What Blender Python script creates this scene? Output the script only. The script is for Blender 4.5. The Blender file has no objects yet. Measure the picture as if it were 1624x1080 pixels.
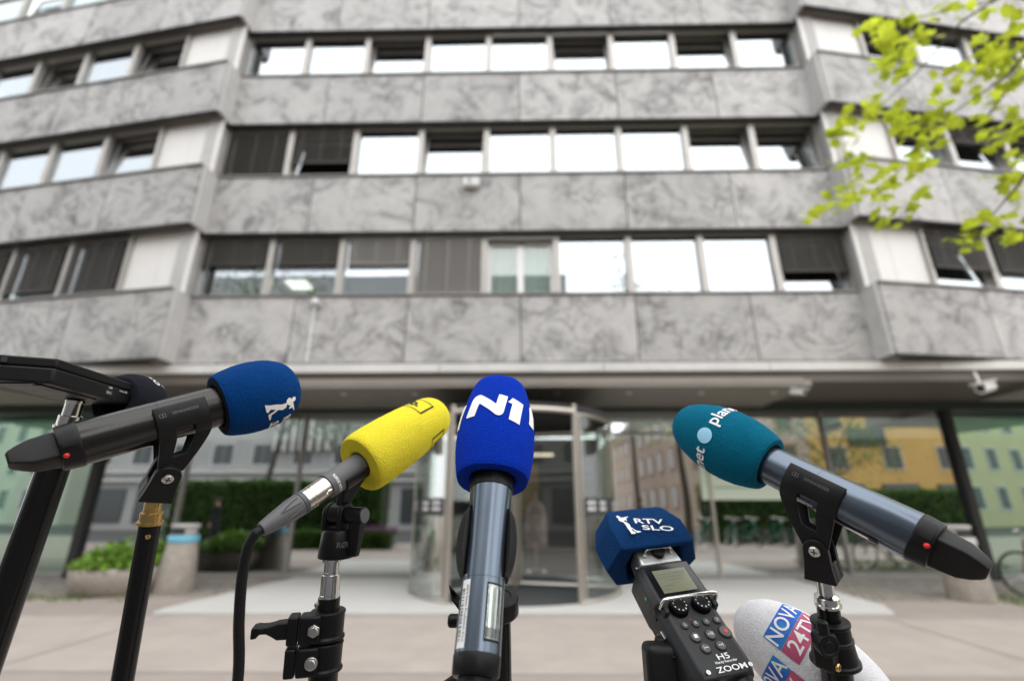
import bpy, bmesh, math, random
from mathutils import Vector as V, Matrix, noise
random.seed(7)
PI = math.pi
SC = bpy.context.scene
COL = SC.collection

# ------------------------------------------------------------------ camera, sky, sun, exposure
FPX, PITCH, YAW = 780.0, math.radians(18.9), math.radians(1.1)
CAM = V((0, 0, 1.35))
cd = bpy.data.cameras.new('camera'); cam = bpy.data.objects.new('camera', cd); COL.objects.link(cam)
cam.location = CAM; cam.rotation_euler = (PI/2 + PITCH, 0, YAW)
cd.sensor_width = 36.0; cd.lens = FPX/1624*36.0; cd.clip_start = 0.02; cd.clip_end = 800
cd.dof.use_dof = True; cd.dof.focus_distance = 0.50; cd.dof.aperture_fstop = 2.8
SC.camera = cam
SUN_EL, SUN_AZ = math.radians(52), math.radians(150)      # azimuth from +Y, clockwise
w = bpy.data.worlds.new('World'); SC.world = w; w.use_nodes = True
nt = w.node_tree; nt.nodes.clear()
sky = nt.nodes.new('ShaderNodeTexSky'); sky.sky_type = 'NISHITA'; sky.sun_disc = False
sky.sun_elevation = SUN_EL; sky.sun_rotation = SUN_AZ; sky.dust_density = 1.0; sky.air_density = 1.0
hs = nt.nodes.new('ShaderNodeHueSaturation'); hs.inputs['Saturation'].default_value = 0.10
cl = nt.nodes.new('ShaderNodeTexNoise'); cl.inputs['Scale'].default_value = 2.2; cl.inputs['Detail'].default_value = 5
cr = nt.nodes.new('ShaderNodeMapRange'); cr.inputs['To Min'].default_value = 0.85; cr.inputs['To Max'].default_value = 1.15
mx = nt.nodes.new('ShaderNodeMix'); mx.data_type = 'RGBA'; mx.blend_type = 'MULTIPLY'; mx.inputs['Factor'].default_value = 1
bg = nt.nodes.new('ShaderNodeBackground'); bg.inputs['Strength'].default_value = 0.15
wo = nt.nodes.new('ShaderNodeOutputWorld'); tcw = nt.nodes.new('ShaderNodeTexCoord')
nt.links.new(tcw.outputs['Generated'], cl.inputs['Vector']); nt.links.new(cl.outputs['Fac'], cr.inputs['Value'])
nt.links.new(sky.outputs[0], hs.inputs['Color']); nt.links.new(hs.outputs[0], mx.inputs['A'])
nt.links.new(cr.outputs[0], mx.inputs['B'])
lay = nt.nodes.new('ShaderNodeMix'); lay.data_type = 'RGBA'; lay.inputs['Factor'].default_value = 0.80      # closed cloud layer over the clear sky
cc_ = nt.nodes.new('ShaderNodeMix'); cc_.data_type = 'RGBA'; cc_.blend_type = 'MULTIPLY'; cc_.inputs['Factor'].default_value = 1
cc_.inputs['A'].default_value = (5.2, 5.3, 5.4, 1); nt.links.new(cr.outputs[0], cc_.inputs['B'])
nt.links.new(mx.outputs['Result'], lay.inputs['A']); nt.links.new(cc_.outputs['Result'], lay.inputs['B']); nt.links.new(lay.outputs['Result'], bg.inputs['Color']); nt.links.new(bg.outputs[0], wo.inputs[0])
sl = bpy.data.lights.new('sun', 'SUN'); sl.energy = 0.8; sl.angle = math.radians(95); sl.color = (1, 0.97, 0.93)
so = bpy.data.objects.new('sun', sl); COL.objects.link(so)
so.rotation_euler = (PI/2 - SUN_EL, 0, PI - SUN_AZ)
SC.view_settings.view_transform = 'Standard'; SC.view_settings.look = 'None'
SC.view_settings.exposure = 1.34; SC.view_settings.gamma = 1.0
SC.render.engine = 'CYCLES'
SC.cycles.max_bounces = 8; SC.cycles.transparent_max_bounces = 16; SC.cycles.caustics_reflective = False; SC.cycles.caustics_refractive = False
SC.cycles.use_denoising = True

# ------------------------------------------------------------------ helpers
FW = V((-math.sin(YAW)*math.cos(PITCH), math.cos(YAW)*math.cos(PITCH), math.sin(PITCH)))
RT = V((math.cos(YAW), math.sin(YAW), 0)); UP = RT.cross(FW)
def at(x, y, d): return CAM + (FW*FPX + RT*(x-812) + UP*(540-y))*(d/FPX)
def ray(x, y): return (FW*FPX + RT*(x-812) + UP*(540-y)).normalized()
def on_plane(x, y, p0, n):
    r = ray(x, y); return CAM + r*((p0-CAM).dot(n)/r.dot(n))
def basis(ez, ref):
    ez = ez.normalized(); ex = (ref - ez*ref.dot(ez)).normalized(); return ex, ez.cross(ex), ez
def R3(ex, ey, ez): return Matrix((ex, ey, ez)).transposed()

class MB:
    def __init__(s): s.v = []; s.f = []
    def box(s, c, size, R=None):
        c = V(c); b = len(s.v); h = V(size)*.5
        for i in (-1, 1):
            for j in (-1, 1):
                for k in (-1, 1):
                    p = V((i*h.x, j*h.y, k*h.z)); s.v.append(c + (R @ p if R else p))
        for f in ((0,1,3,2),(4,6,7,5),(0,4,5,1),(2,3,7,6),(0,2,6,4),(1,5,7,3)): s.f.append([b+i for i in f])
        return s
    def quad(s, *p):
        b = len(s.v); s.v += [V(q) for q in p]; s.f.append(list(range(b, b+len(p)))); return s
    def prism(s, poly, o, ex, ey, n, h0, h1):
        b = len(s.v); k = len(poly)
        for h in (h0, h1):
            for x, y in poly: s.v.append(o + ex*x + ey*y + n*h)
        s.f.append([b+i for i in range(k)][::-1]); s.f.append([b+k+i for i in range(k)])
        for i in range(k): j = (i+1) % k; s.f.append([b+i, b+j, b+k+j, b+k+i])
        return s
    def lathe(s, A, ez, ref, prof, n=40, cap=True, sq=0.0, jit=0.0):
        ex, ey, ez = basis(ez, ref); b = len(s.v)
        for t, r in prof:
            for i in range(n):
                a = 2*PI*i/n; rr = r*(1 + sq*abs(math.sin(2*a))**1.5)
                d = ex*math.cos(a) + ey*math.sin(a); p = A + ez*t + d*rr
                if jit: p += d*jit*(noise.noise(p*520) + .6*noise.noise(p*1500))
                s.v.append(p)
        for j in range(len(prof)-1):
            for i in range(n):
                k = (i+1) % n; s.f.append([b+j*n+i, b+j*n+k, b+(j+1)*n+k, b+(j+1)*n+i])
        if cap:
            s.f.append([b+i for i in range(n)][::-1]); m = b+(len(prof)-1)*n; s.f.append([m+i for i in range(n)])
        return s
    def tube(s, path, rad, n=12, cap=True):
        b = len(s.v); m = len(path); prev = None
        for j, p in enumerate(path):
            p = V(p); t = (V(path[min(j+1, m-1)]) - V(path[max(j-1, 0)])).normalized()
            if prev is None: ref = V((0,0,1)) if abs(t.z) < .9 else V((1,0,0))
            else: ref = prev
            ex, ey, _ = basis(t, ref); prev = ex; r = rad[j] if isinstance(rad, (list, tuple)) else rad
            for i in range(n): a = 2*PI*i/n; s.v.append(p + ex*(r*math.cos(a)) + ey*(r*math.sin(a)))
        for j in range(m-1):
            for i in range(n): k = (i+1) % n; s.f.append([b+j*n+i, b+j*n+k, b+(j+1)*n+k, b+(j+1)*n+i])
        if cap: s.f.append([b+i for i in range(n)][::-1]); s.f.append([b+(m-1)*n+i for i in range(n)])
        return s
    def mesh(s, name, sharp=40):
        me = bpy.data.meshes.new(name); me.from_pydata([tuple(p) for p in s.v], [], s.f); me.update()
        if sharp:
            me.shade_smooth(); me.set_sharp_from_angle(angle=math.radians(sharp))
        return me
    def build(s, name, mat, parent=None, bevel=0, sharp=40, seg=2, kind=None, label=None):
        return link(name, s.mesh(name, sharp), mat, parent, bevel=bevel, seg=seg, kind=kind, label=label)

WM = {}
def link(name, me, mat, parent=None, M=None, bevel=0, seg=2, kind=None, label=None):
    o = bpy.data.objects.new(name, me); COL.objects.link(o)
    if me is not None and mat is not None and not me.materials: me.materials.append(mat)
    M = M or Matrix(); WM[o] = M
    if parent: o.parent = parent; o.matrix_parent_inverse = WM[parent].inverted()
    o.matrix_basis = M
    if bevel:
        b = o.modifiers.new('bevel', 'BEVEL'); b.width = bevel; b.segments = seg; b.limit_method = 'ANGLE'; b.angle_limit = math.radians(35)
        b.harden_normals = False
    if kind: o['kind'] = kind
    if label: o['label'] = label
    return o
def thing(name, label, cat, loc=(0,0,0), group=None):
    o = link(name, None, None, None, Matrix.Translation(V(loc))); o.empty_display_size = .1
    return tag(o, label, cat, group)
def tag(o, label, cat, group=None):
    o['label'] = label; o['category'] = cat
    if group: o['group'] = group
    return o
def structure(o): o['kind'] = 'structure'; return o
def copy_tree(o, M, label=None, parent=None):
    """copy a thing with its parts; M is a world transform applied on top of the source"""
    c = o.copy(); COL.objects.link(c)
    WM[c] = M @ WM[o]
    if parent: c.parent = parent; c.matrix_parent_inverse = WM[parent].inverted()
    c.matrix_basis = WM[c]
    if label: c['label'] = label
    for ch in [x for x in list(COL.objects) if x.parent == o]: copy_tree(ch, M, None, c)
    return c

# ------------------------------------------------------------------ materials
def nodes(name):
    m = bpy.data.materials.new(name); m.use_nodes = True; t = m.node_tree
    return m, t, t.nodes['Principled BSDF'], t.nodes, t.links
def mat(name, col, rough=.5, metal=0, var=.0, vscale=8, bump=0, bscale=200, spec=.5, sheen=0, coat=0, rvar=0, em=None):
    m, t, p, N, L = nodes(name)
    p.inputs['Base Color'].default_value = (*col, 1); p.inputs['Roughness'].default_value = rough; p.inputs['Metallic'].default_value = metal
    p.inputs['Specular IOR Level'].default_value = spec; p.inputs['Sheen Weight'].default_value = sheen; p.inputs['Coat Weight'].default_value = coat
    if sheen: p.inputs['Sheen Roughness'].default_value = .45; p.inputs['Sheen Tint'].default_value = (*[min(1, c*1.5+.15) for c in col], 1)
    if em: p.inputs['Emission Color'].default_value = (*em[0], 1); p.inputs['Emission Strength'].default_value = em[1]
    tc = N.new('ShaderNodeTexCoord')
    if var or rvar:
        n = N.new('ShaderNodeTexNoise'); n.inputs['Scale'].default_value = vscale; n.inputs['Detail'].default_value = 6; n.inputs['Roughness'].default_value = .65
        L.new(tc.outputs['Object'], n.inputs['Vector'])
        if var:
            r = N.new('ShaderNodeMapRange'); r.inputs['From Min'].default_value = .3; r.inputs['From Max'].default_value = .7
            r.inputs['To Min'].default_value = 1-var; r.inputs['To Max'].default_value = 1+var
            L.new(n.outputs['Fac'], r.inputs['Value'])
            x = N.new('ShaderNodeMix'); x.data_type = 'RGBA'; x.blend_type = 'MULTIPLY'; x.inputs['Factor'].default_value = 1
            x.inputs['A'].default_value = (*col, 1); L.new(r.outputs[0], x.inputs['B']); L.new(x.outputs['Result'], p.inputs['Base Color'])
        if rvar:
            r2 = N.new('ShaderNodeMapRange'); r2.inputs['To Min'].default_value = max(0, rough-rvar); r2.inputs['To Max'].default_value = rough+rvar
            r2.inputs['From Min'].default_value = .3; r2.inputs['From Max'].default_value = .7
            L.new(n.outputs['Fac'], r2.inputs['Value']); L.new(r2.outputs[0], p.inputs['Roughness'])
    if bump:
        n2 = N.new('ShaderNodeTexNoise'); n2.inputs['Scale'].default_value = bscale; n2.inputs['Detail'].default_value = 3
        L.new(tc.outputs['Object'], n2.inputs['Vector'])
        b = N.new('ShaderNodeBump'); b.inputs['Strength'].default_value = bump; b.inputs['Distance'].default_value = .5/bscale
        L.new(n2.outputs['Fac'], b.inputs['Height']); L.new(b.outputs[0], p.inputs['Normal'])
    return m
def foam(name, col, dusty=.0):
    m, t, p, N, L = nodes(name)
    tc = N.new('ShaderNodeTexCoord')
    n = N.new('ShaderNodeTexNoise'); n.inputs['Scale'].default_value = 1300; n.inputs['Detail'].default_value = 4; n.inputs['Roughness'].default_value = .7
    n2 = N.new('ShaderNodeTexNoise'); n2.inputs['Scale'].default_value = 60; n2.inputs['Detail'].default_value = 4
    L.new(tc.outputs['Object'], n.inputs['Vector']); L.new(tc.outputs['Object'], n2.inputs['Vector'])
    r = N.new('ShaderNodeMapRange'); r.inputs['From Min'].default_value = .25; r.inputs['From Max'].default_value = .75
    r.inputs['To Min'].default_value = .72; r.inputs['To Max'].default_value = 1.28; L.new(n.outputs['Fac'], r.inputs['Value'])
    r2 = N.new('ShaderNodeMapRange'); r2.inputs['From Min'].default_value = .3; r2.inputs['From Max'].default_value = .7
    r2.inputs['To Min'].default_value = .96; r2.inputs['To Max'].default_value = 1.04; L.new(n2.outputs['Fac'], r2.inputs['Value'])
    mu = N.new('ShaderNodeMath'); mu.operation = 'MULTIPLY'; L.new(r.outputs[0], mu.inputs[0]); L.new(r2.outputs[0], mu.inputs[1])
    x = N.new('ShaderNodeMix'); x.data_type = 'RGBA'; x.blend_type = 'MULTIPLY'; x.inputs['Factor'].default_value = 1
    x.inputs['A'].default_value = (*col, 1); L.new(mu.outputs[0], x.inputs['B'])
    out = x.outputs['Result']
    if dusty:                                                   # lint specks
        vo = N.new('ShaderNodeTexVoronoi'); vo.inputs['Scale'].default_value = 480; L.new(tc.outputs['Object'], vo.inputs['Vector'])
        lt = N.new('ShaderNodeMath'); lt.operation = 'LESS_THAN'; lt.inputs[1].default_value = .085; L.new(vo.outputs['Distance'], lt.inputs[0])
        sp = N.new('ShaderNodeSeparateColor'); L.new(vo.outputs['Color'], sp.inputs[0])
        lt2 = N.new('ShaderNodeMath'); lt2.operation = 'LESS_THAN'; lt2.inputs[1].default_value = dusty; L.new(sp.outputs[0], lt2.inputs[0])
        m2 = N.new('ShaderNodeMath'); m2.operation = 'MULTIPLY'; L.new(lt.outputs[0], m2.inputs[0]); L.new(lt2.outputs[0], m2.inputs[1])
        x2 = N.new('ShaderNodeMix'); x2.data_type = 'RGBA'; L.new(m2.outputs[0], x2.inputs['Factor']); L.new(out, x2.inputs['A']); x2.inputs['B'].default_value = (.45,.45,.47,1); out = x2.outputs['Result']
    L.new(out, p.inputs['Base Color'])
    p.inputs['Roughness'].default_value = 1; p.inputs['Specular IOR Level'].default_value = .1
    p.inputs['Sheen Weight'].default_value = .12; p.inputs['Sheen Roughness'].default_value = .4; p.inputs['Sheen Tint'].default_value = (*[min(1, c*1.6+.05) for c in col], 1)
    n3 = N.new('ShaderNodeTexNoise'); n3.inputs['Scale'].default_value = 520; n3.inputs['Detail'].default_value = 3; L.new(tc.outputs['Object'], n3.inputs['Vector'])
    hsum = N.new('ShaderNodeMath'); hsum.operation = 'ADD'; L.new(n.outputs['Fac'], hsum.inputs[0]); L.new(n3.outputs['Fac'], hsum.inputs[1])
    b = N.new('ShaderNodeBump'); b.inputs['Strength'].default_value = 1.0; b.inputs['Distance'].default_value = .0016
    L.new(hsum.outputs[0], b.inputs['Height']); L.new(b.outputs[0], p.inputs['Normal'])
    return m
def glass(name, refl, gcol, tcol, rough=0.0, wav=0.0):
    m, t, p, N, L = nodes(name); N.remove(p); out = N['Material Output']
    g = N.new('ShaderNodeBsdfGlossy'); g.inputs['Color'].default_value = (*gcol, 1); g.inputs['Roughness'].default_value = rough
    tr = N.new('ShaderNodeBsdfTransparent'); tr.inputs['Color'].default_value = (*tcol, 1)
    lw = N.new('ShaderNodeLayerWeight'); lw.inputs['Blend'].default_value = .35
    mr = N.new('ShaderNodeMapRange'); mr.inputs['To Min'].default_value = refl; mr.inputs['To Max'].default_value = min(1, refl+.35); L.new(lw.outputs['Fresnel'], mr.inputs['Value'])
    mi = N.new('ShaderNodeMixShader'); L.new(mr.outputs[0], mi.inputs[0]); L.new(tr.outputs[0], mi.inputs[1]); L.new(g.outputs[0], mi.inputs[2]); L.new(mi.outputs[0], out.inputs[0])
    if wav:
        tc = N.new('ShaderNodeTexCoord'); n = N.new('ShaderNodeTexNoise'); n.inputs['Scale'].default_value = .9; L.new(tc.outputs['Object'], n.inputs['Vector'])
        b = N.new('ShaderNodeBump'); b.inputs['Strength'].default_value = wav; b.inputs['Distance'].default_value = .01; L.new(n.outputs['Fac'], b.inputs['Height']); L.new(b.outputs[0], g.inputs['Normal'])
    return m
def stone(name):
    m, t, p, N, L = nodes(name)
    tc = N.new('ShaderNodeTexCoord'); oi = N.new('ShaderNodeObjectInfo')
    sc = N.new('ShaderNodeVectorMath'); sc.operation = 'SCALE'; sc.inputs[0].default_value = (37, 11, 23); L.new(oi.outputs['Random'], sc.inputs['Scale'])
    ad = N.new('ShaderNodeVectorMath'); L.new(tc.outputs['Object'], ad.inputs[0]); L.new(sc.outputs[0], ad.inputs[1])
    def noi(s, d, r, dist):
        n = N.new('ShaderNodeTexNoise'); n.inputs['Scale'].default_value = s; n.inputs['Detail'].default_value = d; n.inputs['Roughness'].default_value = r; n.inputs['Distortion'].default_value = dist
        L.new(ad.outputs[0], n.inputs['Vector']); return n
    def ramp(src, stops):
        r = N.new('ShaderNodeValToRGB'); e = r.color_ramp.elements
        e[0].position, e[0].color = stops[0][0], (*[stops[0][1]]*3, 1); e[1].position, e[1].color = stops[1][0], (*[stops[1][1]]*3, 1)
        for q, c in stops[2:]: x = e.new(q); x.color = (c, c, c, 1)
        L.new(src, r.inputs[0]); return r
    def mul(a, b):
        x = N.new('ShaderNodeMix'); x.data_type = 'RGBA'; x.blend_type = 'MULTIPLY'; x.inputs['Factor'].default_value = 1
        L.new(a, x.inputs['A']); L.new(b, x.inputs['B']); return x.outputs['Result']
    swirl = ramp(noi(1.5, 9, .66, .8).outputs['Fac'], [(.30, .36), (.62, 1.05), (.40, .66), (.48, .93)])
    vein = ramp(noi(1.2, 8, .66, 1.3).outputs['Fac'], [(.465, 1.0), (.545, 1.0), (.505, .50)])
    mask = ramp(noi(1.1, 2, .5, .6).outputs['Fac'], [(.42, 0.0), (.58, 1.0)])
    fine = ramp(noi(18, 6, .7, .3).outputs['Fac'], [(.3, .90), (.7, 1.06)])
    vm = N.new('ShaderNodeMix'); vm.data_type = 'RGBA'; L.new(mask.outputs[0], vm.inputs['Factor']); vm.inputs['A'].default_value = (1,1,1,1); L.new(vein.outputs[0], vm.inputs['B'])
    tint = N.new('ShaderNodeMapRange'); tint.inputs['To Min'].default_value = .88; tint.inputs['To Max'].default_value = 1.08
    fr = N.new('ShaderNodeMath'); fr.operation = 'FRACT'; f2 = N.new('ShaderNodeMath'); f2.operation = 'MULTIPLY'; f2.inputs[1].default_value = 17.3
    L.new(oi.outputs['Random'], f2.inputs[0]); L.new(f2.outputs[0], fr.inputs[0]); L.new(fr.outputs[0], tint.inputs['Value'])
    base = N.new('ShaderNodeMix'); base.data_type = 'RGBA'; base.blend_type = 'MULTIPLY'; base.inputs['Factor'].default_value = 1
    base.inputs['A'].default_value = (.46, .448, .44, 1); L.new(tint.outputs[0], base.inputs['B'])
    c = mul(mul(mul(base.outputs['Result'], swirl.outputs[0]), vm.outputs['Result']), fine.outputs[0])
    L.new(c, p.inputs['Base Color']); p.inputs['Roughness'].default_value = .55; p.inputs['Specular IOR Level'].default_value = .35
    b = N.new('ShaderNodeBump'); b.inputs['Strength'].default_value = .25; b.inputs['Distance'].default_value = .004; L.new(fine.outputs[0], b.inputs['Height']); L.new(b.outputs[0], p.inputs['Normal'])
    return m
def leafmat(name, col, trans=.35):
    m, t, p, N, L = nodes(name); out = N['Material Output']
    tc = N.new('ShaderNodeTexCoord'); n = N.new('ShaderNodeTexNoise'); n.inputs['Scale'].default_value = 9; n.inputs['Detail'].default_value = 2
    L.new(tc.outputs['Object'], n.inputs['Vector'])
    x = N.new('ShaderNodeMix'); x.data_type = 'RGBA'
    r = N.new('ShaderNodeMapRange'); r.inputs['From Min'].default_value = .35; r.inputs['From Max'].default_value = .65; L.new(n.outputs['Fac'], r.inputs['Value']); L.new(r.outputs[0], x.inputs['Factor'])
    x.inputs['A'].default_value = (*[c*.6 for c in col], 1); x.inputs['B'].default_value = (*[min(1, c*1.25) for c in col], 1)
    L.new(x.outputs['Result'], p.inputs['Base Color']); p.inputs['Roughness'].default_value = .5
    tl = N.new('ShaderNodeBsdfTranslucent'); L.new(x.outputs['Result'], tl.inputs[0])
    mi = N.new('ShaderNodeMixShader'); mi.inputs[0].default_value = trans; L.new(p.outputs[0], mi.inputs[1]); L.new(tl.outputs[0], mi.inputs[2]); L.new(mi.outputs[0], out.inputs[0])
    return m

M_STONE = stone('marbled_stone')
M_CONC = mat('pale_concrete', (.46,.45,.44), .8, var=.10, vscale=3, bump=.3, bscale=90)
M_FASC = mat('fascia_stone', (.62,.605,.585), .7, var=.12, vscale=1.4, bump=.2, bscale=60)
M_CANOPY = mat('canopy_metal', (.27,.245,.215), .5, var=.08, vscale=2)
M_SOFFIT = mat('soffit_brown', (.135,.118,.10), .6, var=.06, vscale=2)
M_DARK = mat('dark_gap', (.03,.03,.03), .8)
M_ALU = mat('window_aluminium', (.42,.40,.375), .42, metal=.35, var=.06, vscale=3)
M_WHITEP = mat('white_panel', (.74,.72,.70), .55, var=.03, vscale=2)
M_PVC = mat('white_casement', (.8,.8,.8), .4)
M_BLIND = mat('dark_blind', (.075,.068,.060), .5)
M_BLINDL = mat('grey_blind', (.40,.38,.36), .45)
M_GLASS = glass('window_glass', .41, (.90,.95,1.0), (.55,.6,.58), wav=.12)
M_LOBBY = glass('lobby_glass', .62, (.90,.93,.92), (.42,.47,.45), wav=.05)
M_GREENG = glass('green_tinted_glass', .55, (.72,.90,.80), (.30,.55,.42), wav=.05)
M_CLEARG = glass('clear_curved_glass', .10, (.95,.97,.96), (.80,.86,.83))
M_ROOM = mat('room_wall', (.30,.29,.27), .9)
M_CURT = mat('curtain', (.78,.80,.82), .9)
M_STEEL = mat('brushed_steel', (.52,.48,.43), .32, metal=.85, var=.06, vscale=6)
M_SILL = mat('sill_metal', (.28,.265,.25), .5, metal=.3)
M_PAVE = mat('plaza_concrete', (.315,.27,.24), .85, var=.12, vscale=1.1, bump=.35, bscale=140)
M_PAVE2 = mat('plaza_slab', (.385,.335,.30), .85, var=.10, vscale=1.6, bump=.35, bscale=140)
M_LAND = mat('landing_stone', (.52,.51,.49), .7, var=.05, vscale=1.2)
M_ASPH = mat('asphalt', (.075,.075,.078), .9, var=.15, vscale=3)
M_MAT = mat('door_mat', (.05,.052,.056), .95, bump=.5, bscale=300)
M_GRAN = mat('planter_granite', (.36,.32,.28), .85, var=.22, vscale=9, bump=.5, bscale=60)
M_LEAF = leafmat('spring_leaf', (.52,.60,.045), .55)
M_LEAF2 = leafmat('planter_leaf', (.20,.36,.045))
M_HEDGE = leafmat('hedge_leaf', (.085,.19,.022))
M_GRASS = leafmat('grass', (.12,.19,.03))
M_BARK = mat('bark', (.09,.075,.06), .9, var=.3, vscale=14, bump=.6, bscale=50)

def smat(name, *a, **k): return mat(name, *a, **k)
M_BLK = mat('black_plastic', (.006,.006,.0065), .38, spec=.22, rvar=.06, vscale=60, bump=.12, bscale=1800)
M_BLKR = mat('black_rubber', (.008,.008,.0085), .46, spec=.22, bump=.15, bscale=1400, rvar=.05, vscale=40)
M_POLE = mat('black_pole', (.005,.005,.005), .22, spec=.3)
M_CHROME = mat('chrome', (.75,.74,.72), .14, metal=1, rvar=.06, vscale=70)
M_BRASS = mat('brass', (.62,.42,.16), .26, metal=1, var=.12, vscale=90, rvar=.08)
M_MICBLK = mat('black_mic_body', (.046,.045,.044), .24, metal=.9)
M_MICBLU = mat('blue_grey_mic_body', (.115,.14,.175), .24, metal=.9)
M_NICKEL = mat('nickel', (.66,.62,.56), .30, metal=1)
M_GREYPL = mat('grey_plastic', (.10,.10,.105), .5, bump=.1, bscale=1200)
M_RED = mat('red_led', (.75,.02,.015), .35)
M_WHITE = mat('white_print', (.82,.82,.82), .7)
M_GREYPR = mat('grey_emboss', (.085,.085,.086), .35)
M_SCR = mat('screw_steel', (.55,.54,.52), .28, metal=1)
F_RTV = foam('royal_blue_foam', (.001,.046,.195), .08); F_RTV2 = foam('dusty_blue_foam', (.004,.038,.135), .5)
F_N1 = foam('bright_blue_foam', (.002,.036,.46), .02); F_PLAN = foam('teal_foam', (.002,.140,.235), .05)
F_YEL = foam('yellow_foam', (.95,.80,.05)); F_WHT = foam('white_foam', (.92,.91,.94)); F_BLK = foam('black_foam', (.015,.016,.022), .15)
F_LINE = foam('dark_foam_lining', (.012,.012,.014), .25)

# ================================================================== THE SETTING
g = MB().quad((-150,-160,0),(150,-160,0),(150,60,0),(-150,60,0)).build('ground', M_PAVE, sharp=0); structure(g)
# lighter slab fields of the plaza with joints between them
for i, (y0, y1) in enumerate(((4.95, 7.28), (2.6, 4.90), (.2, 2.55))):
    for x0, x1 in ((-9.5,-4.76),(-4.72,4.70),(4.74,9.5)):
        s = MB().quad((x0,y0,.004),(x1,y0,.004),(x1,y1,.004),(x0,y1,.004)).build('pavement', M_PAVE2 if i != 1 else M_PAVE, sharp=0); structure(s)
road = MB().quad((-150,-13,.004),(150,-13,.004),(150,-.4,.004),(-150,-.4,.004)).build('road', M_ASPH, sharp=0); structure(road)
lm = MB(); lm.prism([(-5.0,7.38),(5.0,7.55),(5.25,8.1),(5.4,11.2),(-4.6,11.2),(-5.05,7.7)], V((0,0,0)), V((1,0,0)), V((0,1,0)), V((0,0,1)), -.02, .035)
structure(lm.build('entrance_landing', M_LAND, bevel=.008))
mm = MB(); mm.lathe(V((-.13,9.6,.036)), V((0,0,1)), V((1,0,0)), [(0,1.75),(.006,1.75)], 48)
tag(mm.build('door_mat', M_MAT), 'dark grey round mat on the floor inside the revolving door', 'door mat')
# small setts beside the landing, too small to tell apart
def setts(name, x0, x1, y0, y1):
    b = MB(); s = .14; y = y0; row = 0
    while y < y1:
        x = x0 + (row % 2)*s/2
        while x < x1:
            h = .008 + random.random()*.012; b.box((x, y, h/2), (s*.88, s*.86, h + .004)); x += s
        y += s; row += 1
    o = b.build(name, mat(name, (.27,.245,.215), .85, var=.35, vscale=5), sharp=30, kind='stuff')
    o['label'] = 'small weathered granite setts beside the entrance landing'; o['category'] = 'paving'
setts('cobble_paving', 5.45, 11.0, 8.7, 11.0)
setts('cobble_paving', -9.6, -5.15, 8.9, 11.0)

def leaf_cloud(mb, pts, size, flat=.0):
    for p in pts:
        n = V((random.gauss(0,1), random.gauss(0,1), random.gauss(0,1) + flat)).normalized()
        ex, ey, _ = basis(n, V((random.random()-.5, random.random()-.5, random.random()-.5))); s = size*(.6+.8*random.random())
        mb.quad(p - ex*s*.5, p + ey*s*.32 , p + ex*s*.55 + n*s*.1, p - ey*s*.32)
def grass(name, x0, x1, y0, y1, n, label):
    b = MB()
    for _ in range(n):
        x = random.uniform(x0,x1); y = random.uniform(y0,y1)
        if noise.noise(V((x*1.3,y*1.3,3))) < -.15: continue
        h = random.uniform(.03,.11); a = random.random()*PI; d = V((math.cos(a), math.sin(a), 0))*.008
        b.quad(V((x,y,0))-d, V((x,y,0))+d, V((x+random.gauss(0,.03), y+random.gauss(0,.03), h)))
    o = b.build(name, M_GRASS, sharp=0, kind='stuff'); o['label'] = label; o['category'] = 'grass'
grass('grass_strip', 7.3, 13, 7.2, 9.6, 6000, 'thin rough grass at the right edge of the plaza')
grass('grass_tuft', -8.6, -6.0, 8.3, 8.9, 500, 'sparse grass around the foot of the concrete planter')

# ------------------------------------------------------------------ the office building
YF, YW, HB = 9.08, 9.30, 6.84             # spandrel face, window plane, half bay width
ZS = [4.0, 6.90, 9.80, 12.70]; SH = 1.44; WH = 1.46; MOD = 1.52; PW = 2.28
bld = thing('office_building', 'grey stone clad office building with three rows of windows above glass entrance', 'building', (0, 9.5, 0))
panel_me = MB().box((0,0,0), (PW-.022, .06, SH-.05)).mesh('stone_panel', 30); panel_me.materials.append(M_STONE)
wing_panel_me = MB().box((0,0,0), (PW-.022, .06, SH-.05)).mesh('stone_panel', 30); wing_panel_me.materials.append(M_STONE)
# window prototypes in local coordinates, sill at z=0, x centred, outside at -y
fm = MB(); fw_ = .07
fm.box((-MOD/2+fw_/2, 0, WH/2), (fw_-.002, .13, WH)); fm.box((MOD/2-fw_/2, 0, WH/2), (fw_-.002, .13, WH))
fm.box((0, .01, .035), (MOD-2*fw_, .10, .07)); fm.box((0, .01, WH-.03), (MOD-2*fw_, .10, .06))
frame_me = fm.mesh('frame', 30); frame_me.materials.append(M_ALU)
pane_me = MB().box((0, .02, WH/2+.005), (MOD-2*fw_-.004, .012, WH-.135)).mesh('pane', 0); pane_me.materials.append(M_GLASS)
sm = MB(); a_ = MOD/2-fw_-.03
for sx in (-1, 1): sm.box((sx*a_, 0, WH/2-.04), (.05, .05, WH-.15))
sm.box((0, 0, .03), (2*a_-.05, .05, .05)); sm.box((0, 0, WH-.11), (2*a_-.05, .05, .05))
sash_me = sm.mesh('sash', 30); sash_me.materials.append(M_ALU)
tp_me = MB().box((0, .0, WH/2-.04), (2*a_-.052, .012, WH-.2)).mesh('pane', 0); tp_me.materials.append(M_GLASS)
dp_me = MB().box((0, .07, WH/2-.05), (1.28, .012, WH-.30)).mesh('pane', 0); dp_me.materials.append(M_CLEARG)
cm = MB()
for sx in (-1, 0, 1): cm.box((sx*.66, .06, WH/2-.05), (.08 if sx else .13, .05, WH-.27))
cm.box((0, .06, WH-.20), (1.24, .05, .06)); cm.box((0, .06, .09), (1.24, .05, .06))
case_me = cm.mesh('casement', 30); case_me.materials.append(M_PVC)
PT = .062
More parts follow.
